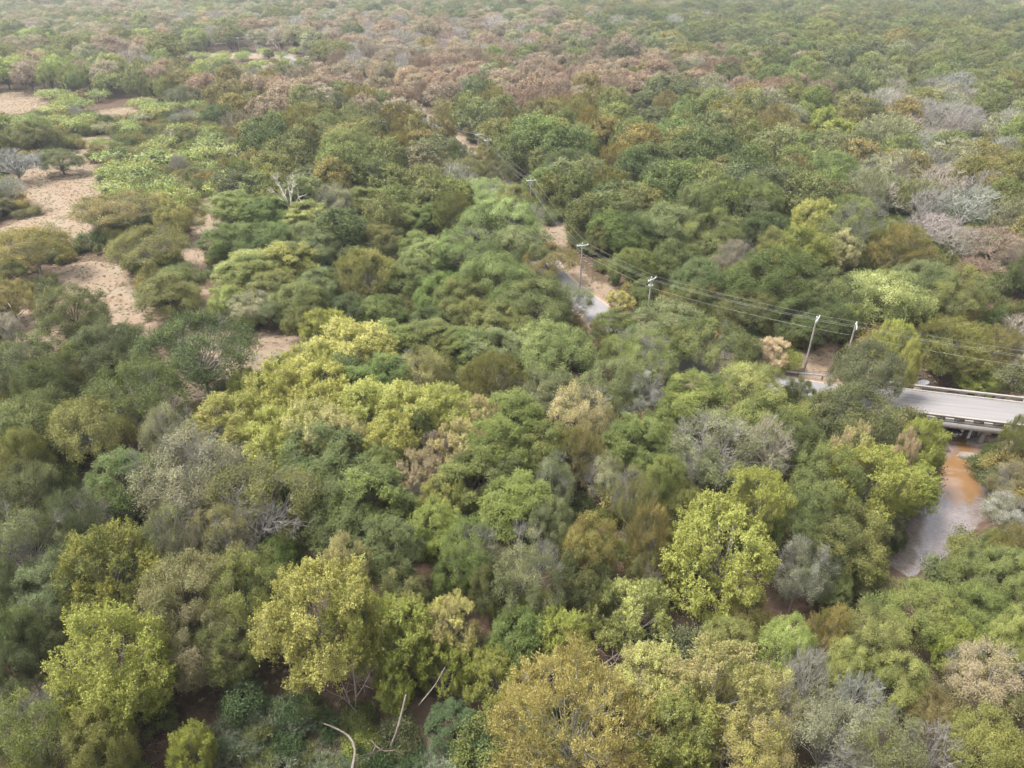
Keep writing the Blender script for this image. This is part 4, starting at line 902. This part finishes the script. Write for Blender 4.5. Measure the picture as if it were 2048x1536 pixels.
def scatter(n, ylo, yhi, test, margin=0):
    o = []
    tries = 0
    while len(o) < n and tries < n * 30:
        tries += 1
        u = random.random(); y = math.sqrt(ylo ** 2 + u * (yhi ** 2 - ylo ** 2)); x = random.uniform(-1, 1) * ((y * .86 + 60) * .78 + 12)
        px, py, d = proj(x, y, 0)
        if px < -350 or px > 2400: continue
        if test(x, y, px, py): o.append((x, y))
    o = np.array(o); return np.column_stack([o, terr(o[:, 0], o[:, 1])])
def road_ok(x, y, d): return nearest(ROAD, x, y)[0][0] > d
def creek_ok(x, y, d): return y > 200 or nearest(CREEK, x, y)[0][0] > d
up = scatter(6600, 16, 330, lambda x, y, px, py: not in_ell(CLEAR, px, py, .95) and not (y < 330 and in_ell(CLEARK, *proj(x, y, 2.6)[:2], .9)) and not (y < 90 and in_ell(OPEN, px, py, 1.02)) and road_ok(x, y, 6.5) and creek_ok(x, y, 4.5) and random.random() < .9)
um = [one_mesh('shrub', 500 + q, 0) for q in range(4)]
uc = [tints(random.choice(['D', 'b', 'O', 'O', 'k', 'k', 'D']), .2) for _ in up]
us = rng.uniform(.5, 1.6, len(up)); stuff('undergrowth', 'low mixed scrub and saplings filling the ground between the trees', 'undergrowth', um, up, rng.integers(0, 4, len(up)), rng.uniform(0, 6.28, len(up)),
      np.stack([us, us, us * rng.uniform(.7, 1.3, len(up))], 1), [a for a, b in uc], [b for a, b in uc])
gp = scatter(11000, 33, 420, lambda x, y, px, py: (in_ell(CLEAR, px, py, 1.15) or in_ell(OPEN, px, py, 1.1) or nearest(ROAD, x, y)[0][0] < 12) and road_ok(x, y, 4.6) and creek_ok(x, y, 4.0))
gc = [tuple(np.array(random.choice([(.36, .29, .21), (.40, .32, .24), (.33, .26, .19), (.32, .29, .18), (.24, .24, .13)])) * random.uniform(.75, 1.1)) for _ in gp]
gs = rng.uniform(.16, .36, len(gp)); stuff('dry_grass', 'dry tan grass covering the clearings and road verges', 'grass', [grass_tuft(q) for q in range(4)], gp, rng.integers(0, 4, len(gp)), rng.uniform(0, 6.28, len(gp)),
      np.stack([gs * 2.2, gs * 2.2, gs], 1), gc, gc)
wp = scatter(210, 33, 60, lambda x, y, px, py: in_ell([(640, 1490, 190, 62), (560, 1460, 110, 40), (780, 1500, 60, 50), (900, 1530, 70, 30), (450, 1500, 60, 40)], px, py) and random.random() < .95)
wc = [random.choice([((.15, .18, .12), (.22, .25, .17)), ((.17, .20, .14), (.24, .27, .19)), ((.07, .105, .045), (.10, .15, .06)), ((.14, .16, .06), (.2, .21, .08))]) for _ in wp]
ws = rng.uniform(.25, .8, len(wp)); stuff('weeds', 'soft grey-green tall weeds matting the creek bank at the bottom edge', 'weeds', [one_mesh('weed', 700 + q, 0) for q in range(3)], wp, rng.integers(0, 3, len(wp)), rng.uniform(0, 6.28, len(wp)),
      np.stack([ws, ws, ws * .8], 1), [a for a, b in wc], [b for a, b in wc])
# leaf litter, sticks and small dead branches on the brown slopes
def stick_mesh(seed):
    r = np.random.default_rng(seed); n = 26; a = r.uniform(0, 6.28, n); p = np.stack([r.normal(0, .8, n), r.normal(0, .8, n), r.uniform(.03, .25, n)], 1)
    d = np.stack([np.cos(a), np.sin(a), r.normal(0, .2, n)], 1) * r.uniform(.4, 1.4, n)[:, None]
    V, F = tubes(p, p + d, r.uniform(.012, .03, n), .008, 3); return mesh_np('stick', V, [F], [TWIG], attrs=dict(rnd=r.uniform(0, 1, len(F))))
sp = scatter(1500, 33, 130, lambda x, y, px, py: road_ok(x, y, 5) and creek_ok(x, y, 3.0)); sc_ = [tuple(np.array((.24, .19, .15)) * random.uniform(.6, 1.3)) for _ in sp]; ss = rng.uniform(.5, 1.4, len(sp))
stuff('dead_sticks', 'fallen sticks and twigs littering the brown ground between the near trees', 'twigs', [stick_mesh(q) for q in range(4)], sp, rng.integers(0, 4, len(sp)), rng.uniform(0, 6.28, len(sp)), np.stack([ss, ss, ss], 1), sc_, sc_)

# ------------------------------------------------------------------ bushes, logs, stones in the foreground and by the creek
def bush(px, py, wpx, cs, h, label, kind='shrub'):
    x, y, z = G(px, py); _, _, d = proj(x, y, z); cm, tm = proto(kind, px)
    nm, _, cat = KWORD[kind]; t = thing(nm, label, cat, (x, y, z - .05), random.uniform(0, 6), GROUPN[kind]); s = .5 * wpx * d / FPX / KP[kind]['R']
    t.scale = (s, s, h / KP[kind]['H']); a, b = tints(cs, .05)
    for m, q in ((tm, 'trunk'), (cm, 'crown')):
        o = bpy.data.objects.new(q, m); o.parent = t; o['tint'] = a; o['tint2'] = b; COL.objects.link(o)
CO['Z'] = ((.055, .088, .032), (.08, .115, .045))
bush(910, 1480, 95, 'Z', 4.2, 'dark blue-green bush left of the huge ochre dome, beside pale grass', 'pec')
bush(968, 1520, 70, 'Z', 2.6, 'lowest dark blue-green bush touching the huge ochre dome')
bush(495, 1425, 75, 'Z', 3.0, 'dark blue-green bush on the brown slope above the grey weeds')
bush(590, 1435, 60, 'Z', 2.4, 'dark bush above the grey weeds, middle of three')
bush(625, 1425, 50, 'D', 2.0, 'small dark bush above the grey weeds, nearest the ochre-yellow tree')
bush(722, 1455, 60, 'D', 2.6, 'dark green bush at the foot of the leaning dead limbs')
bush(725, 1500, 70, 'y', 1.8, 'low lime bush at the foot of the fallen pale log')
bush(800, 1490, 80, 'b', 2.6, 'grey-green bush where the leaning trunk meets the ground')
bush(1965, 950, 60, 'D', 3.0, 'dark green bush hanging over the pale creek stone')
bush(1990, 985, 60, 'b', 3.0, 'grey bush on the bank right of the creek')
bush(1870, 745, 40, 'O', 2.0, 'small olive bush behind the far bridge rail')
bush(1945, 775, 70, 'y', 3.4, 'lime bush just behind the far rail of the bridge')
bush(2030, 785, 70, 'D', 3.4, 'dark bush behind the far rail at the right photo edge')

def limb(name, label, cat, pts, r0, r1, m, kids=(), group=None):
    W3 = []
    for px, py, h in pts:
        x, y, z = G(px, py) if h < .01 else (*P(px, py, h), h); W3.append((x, y, z + (.12 if h < .01 else 0)))
    W3 = np.array(W3); c = W3[0].copy()
    q = spline(W3 - c, .5); rr = np.linspace(r0, r1, len(q)) * (1 + .12 * np.sin(np.arange(len(q)) * 1.7))
    g = Geo(); g.tube(q, rr, 8); r = random.Random(int(c[0] * 10))
    t = g.obj(name, m, None, True, label=label, cat=cat, group=group); t.location = c
    for kp in kids:
        K3 = np.array([(*P(a, b, h), h) if h > .01 else G(a, b) for a, b, h in kp]) - c
        g = Geo(); qq = spline(K3, .4); g.tube(qq, np.linspace(r1 * 1.3, .02, len(qq)), 6)
        for _ in range(9):
            i = r.randrange(len(qq) // 3, len(qq)); d = np.array([r.gauss(0, .6), r.gauss(0, .6), r.uniform(.1, .9)])
            g.tube([qq[i], qq[i] + d * .6, qq[i] + d * 1.1 + np.array([r.gauss(0, .2), r.gauss(0, .2), 0])], [.03, .022, .01], 4)
        g.obj('branch', m, t, True)
limb('dead_limb', 'upright dead limb with bare side branches on the brown slope', 'dead branch', [(713, 1425, 0), (712, 1390, 2.4), (707, 1340, 5.2), (703, 1305, 7)], .17, .05, M_LOG,
     [[(713, 1425, .6), (690, 1398, 1.8), (660, 1384, 2.4), (632, 1363, 3.2)], [(712, 1395, 2.2), (728, 1370, 3.4), (748, 1330, 4.8)], [(700, 1405, 1.6), (680, 1360, 3.2), (664, 1350, 3.6)]])
limb('fallen_log', 'curved pale fallen log among the grey weeds at the bottom edge', 'log', [(632, 1443, 0), (668, 1455, .5), (698, 1473, .5), (710, 1500, .5), (703, 1545, .4)], .06, .13, M_LOG)
limb('leaning_trunk', 'thin pale leaning trunk rising from the weeds into the lime trees', 'dead branch', [(776, 1508, 0), (793, 1465, 1.3), (806, 1415, 3.4), (812, 1390, 4.4)], .17, .09, M_LOG)
limb('driftwood', 'grey driftwood tangle in the small brown gully, nearer the lime tree', 'log', [(1175, 1350, 0), (1205, 1330, .5), (1235, 1308, .7)], .14, .06, M_LOG, [[(1200, 1335, .3), (1225, 1330, .8), (1245, 1300, 1.2)], [(1190, 1345, .3), (1180, 1320, 1.0), (1200, 1300, 1.4)]])
limb('driftwood', 'darker driftwood line beside the upper edge of the huge ochre dome', 'log', [(1040, 1392, 0), (1075, 1375, .3), (1110, 1352, .4)], .12, .05, M_LOGD, [[(1060, 1385, .2), (1085, 1382, .5), (1105, 1366, .8)]])
limb('fallen_branch', 'brown fallen branch in the lower left corner gap beside the lime sapling', 'dead branch', [(395, 1535, 0), (425, 1520, .5), (450, 1490, .6)], .09, .04, M_LOGD, [[(410, 1530, .2), (430, 1532, .5), (455, 1525, .6)]])
limb('fallen_branch', 'grey bare branch lying under the spreading oak in the left clearing', 'dead branch', [(370, 785, 0), (395, 793, .4), (425, 788, .5)], .12, .04, M_LOG, [[(380, 787, .2), (400, 780, .8), (418, 776, 1.2)]])

limb('dead_limb', 'thin bare limb lying on the brown slope left of the upright dead limb', 'dead branch', [(560, 1400, 0), (590, 1385, .8), (622, 1372, 1.3), (650, 1350, 1.6)], .09, .04, M_LOG, [[(590, 1385, .8), (602, 1362, 1.5), (610, 1345, 2.0)]])
limb('fallen_branch', 'dark fallen branch between the pale curved log and the leaning trunk', 'dead branch', [(735, 1470, 0), (752, 1492, .5), (768, 1502, .5), (790, 1500, .4)], .1, .04, M_LOGD, [[(752, 1490, .5), (745, 1505, .7), (735, 1518, .7)]])
limb('leaning_trunk', 'slender pale trunk leaning up under the lime trees right of the brown slope', 'dead branch', [(850, 1400, 0), (838, 1410, .6), (870, 1370, 2.4), (890, 1335, 4.0)], .09, .05, M_LOG)
limb('fallen_branch', 'grey fallen branch on the dark ground right of the big lower-left yellow tree', 'dead branch', [(372, 1345, 0), (400, 1352, .3), (432, 1340, .4), (462, 1345, .4)], .1, .04, M_LOG, [[(400, 1352, .3), (415, 1368, .6), (440, 1375, .6)]])

def stone(px, py, w, dpt, h, label, name='stone_slab', cat='rock', m=M_ROCK, seed=1, zoff=0, tilt=.12, group='pale stone slabs on the creek bank'):
    x, y, z = G(px, py); r = random.Random(seed); n = 11; V, F = [], []
    for k, (f, hh) in enumerate(((1.0, -.6), (1.06, .1), (.98, .75), (.84, 1.0))):
        for q in range(n):
            a = q / n * 2 * math.pi; rr = f * (1 + .16 * math.sin(a * 2 + seed) + .09 * math.sin(a * 5 + seed * 2)); V.append((w * .5 * rr * math.cos(a), dpt * .5 * rr * math.sin(a), h * hh + tilt * w * .5 * rr * math.cos(a) + r.uniform(-.04, .04) * h))
    for k in range(3):
        for q in range(n): F.append([k * n + q, k * n + (q + 1) % n, (k + 1) * n + (q + 1) % n, (k + 1) * n + q])
    me = bpy.data.meshes.new(name); me.from_pydata(V, [], F + [list(range(3 * n, 4 * n))]); me.materials.append(m)
    o = link(bpy.data.objects.new(name, me), None, label, cat, group); o.location = (x, y, z + zoff); o.rotation_euler = (0, 0, r.uniform(-.6, .6)); return o
stone(1955, 893, 3.0, 2.4, .7, 'pale stone slab nearest the bridge on the right creek bank', seed=3, zoff=.35)
stone(1985, 882, 4.4, 2.6, .6, 'wide flat stone slab half under the right end of the bridge', seed=5, zoff=.35)
stone(1930, 922, 2.6, 1.8, .8, 'pale stone slab jutting into the orange water', seed=8, zoff=.45)
stone(1846, 768, 2.4, 1.3, .3, 'whitish rock glimpsed behind the far bridge rail', 'white_rock', seed=11, m=simple('white_stone', (.11, .11, .115), (.30, .30, .315), 2.4), group=None)
# dark heap of flood wreckage under the bridge
x, y, z = G(1900, 866); hp = thing('flood_debris', 'black heap of flood wreckage in the creek under the near bridge rail', 'debris', (x, y, z))
g = Geo(); g.box((0, 0, .25), (3.4, 1.5, .3), rz(.25) @ np.array([[1, 0, 0], [0, .97, -.24], [0, .24, .97]])); g.obj('slab', M_CONCD, hp)
g = Geo(); r = random.Random(5)
for _ in range(34):
    p = np.array([r.gauss(.5, .6), r.gauss(.3, .5), r.uniform(.1, 1.4)]); d = np.array([r.gauss(0, 1), r.gauss(0, 1), r.gauss(0, .6)]); g.tube([p - d * .5, p, p + d * .5], r.uniform(.04, .12), 5)
for _ in range(7): g.box((r.gauss(.5, .5), r.gauss(.3, .4), r.uniform(.3, 1.2)), (r.uniform(.3, .9), r.uniform(.3, .7), r.uniform(.2, .5)), rz(r.uniform(0, 3)))
g.obj('wreckage', M_DARK, hp)

# ------------------------------------------------------------------ thin haze over the whole valley
HZ = Geo(); HZ.box((0, 3300, 55), (13500, 10400, 150))
m, n, l = mat('haze'); pv = n.new('ShaderNodeVolumePrincipled'); pv.inputs['Color'].default_value = (.82, .89, .97, 1); pv.inputs['Density'].default_value = .00016; pv.inputs['Anisotropy'].default_value = .2
o_ = n.new('ShaderNodeOutputMaterial'); l.new(pv.outputs[0], o_.inputs['Volume'])
hz = HZ.obj('haze', m, kind='stuff', label='thin pale haze lying over the whole wood', cat='haze')
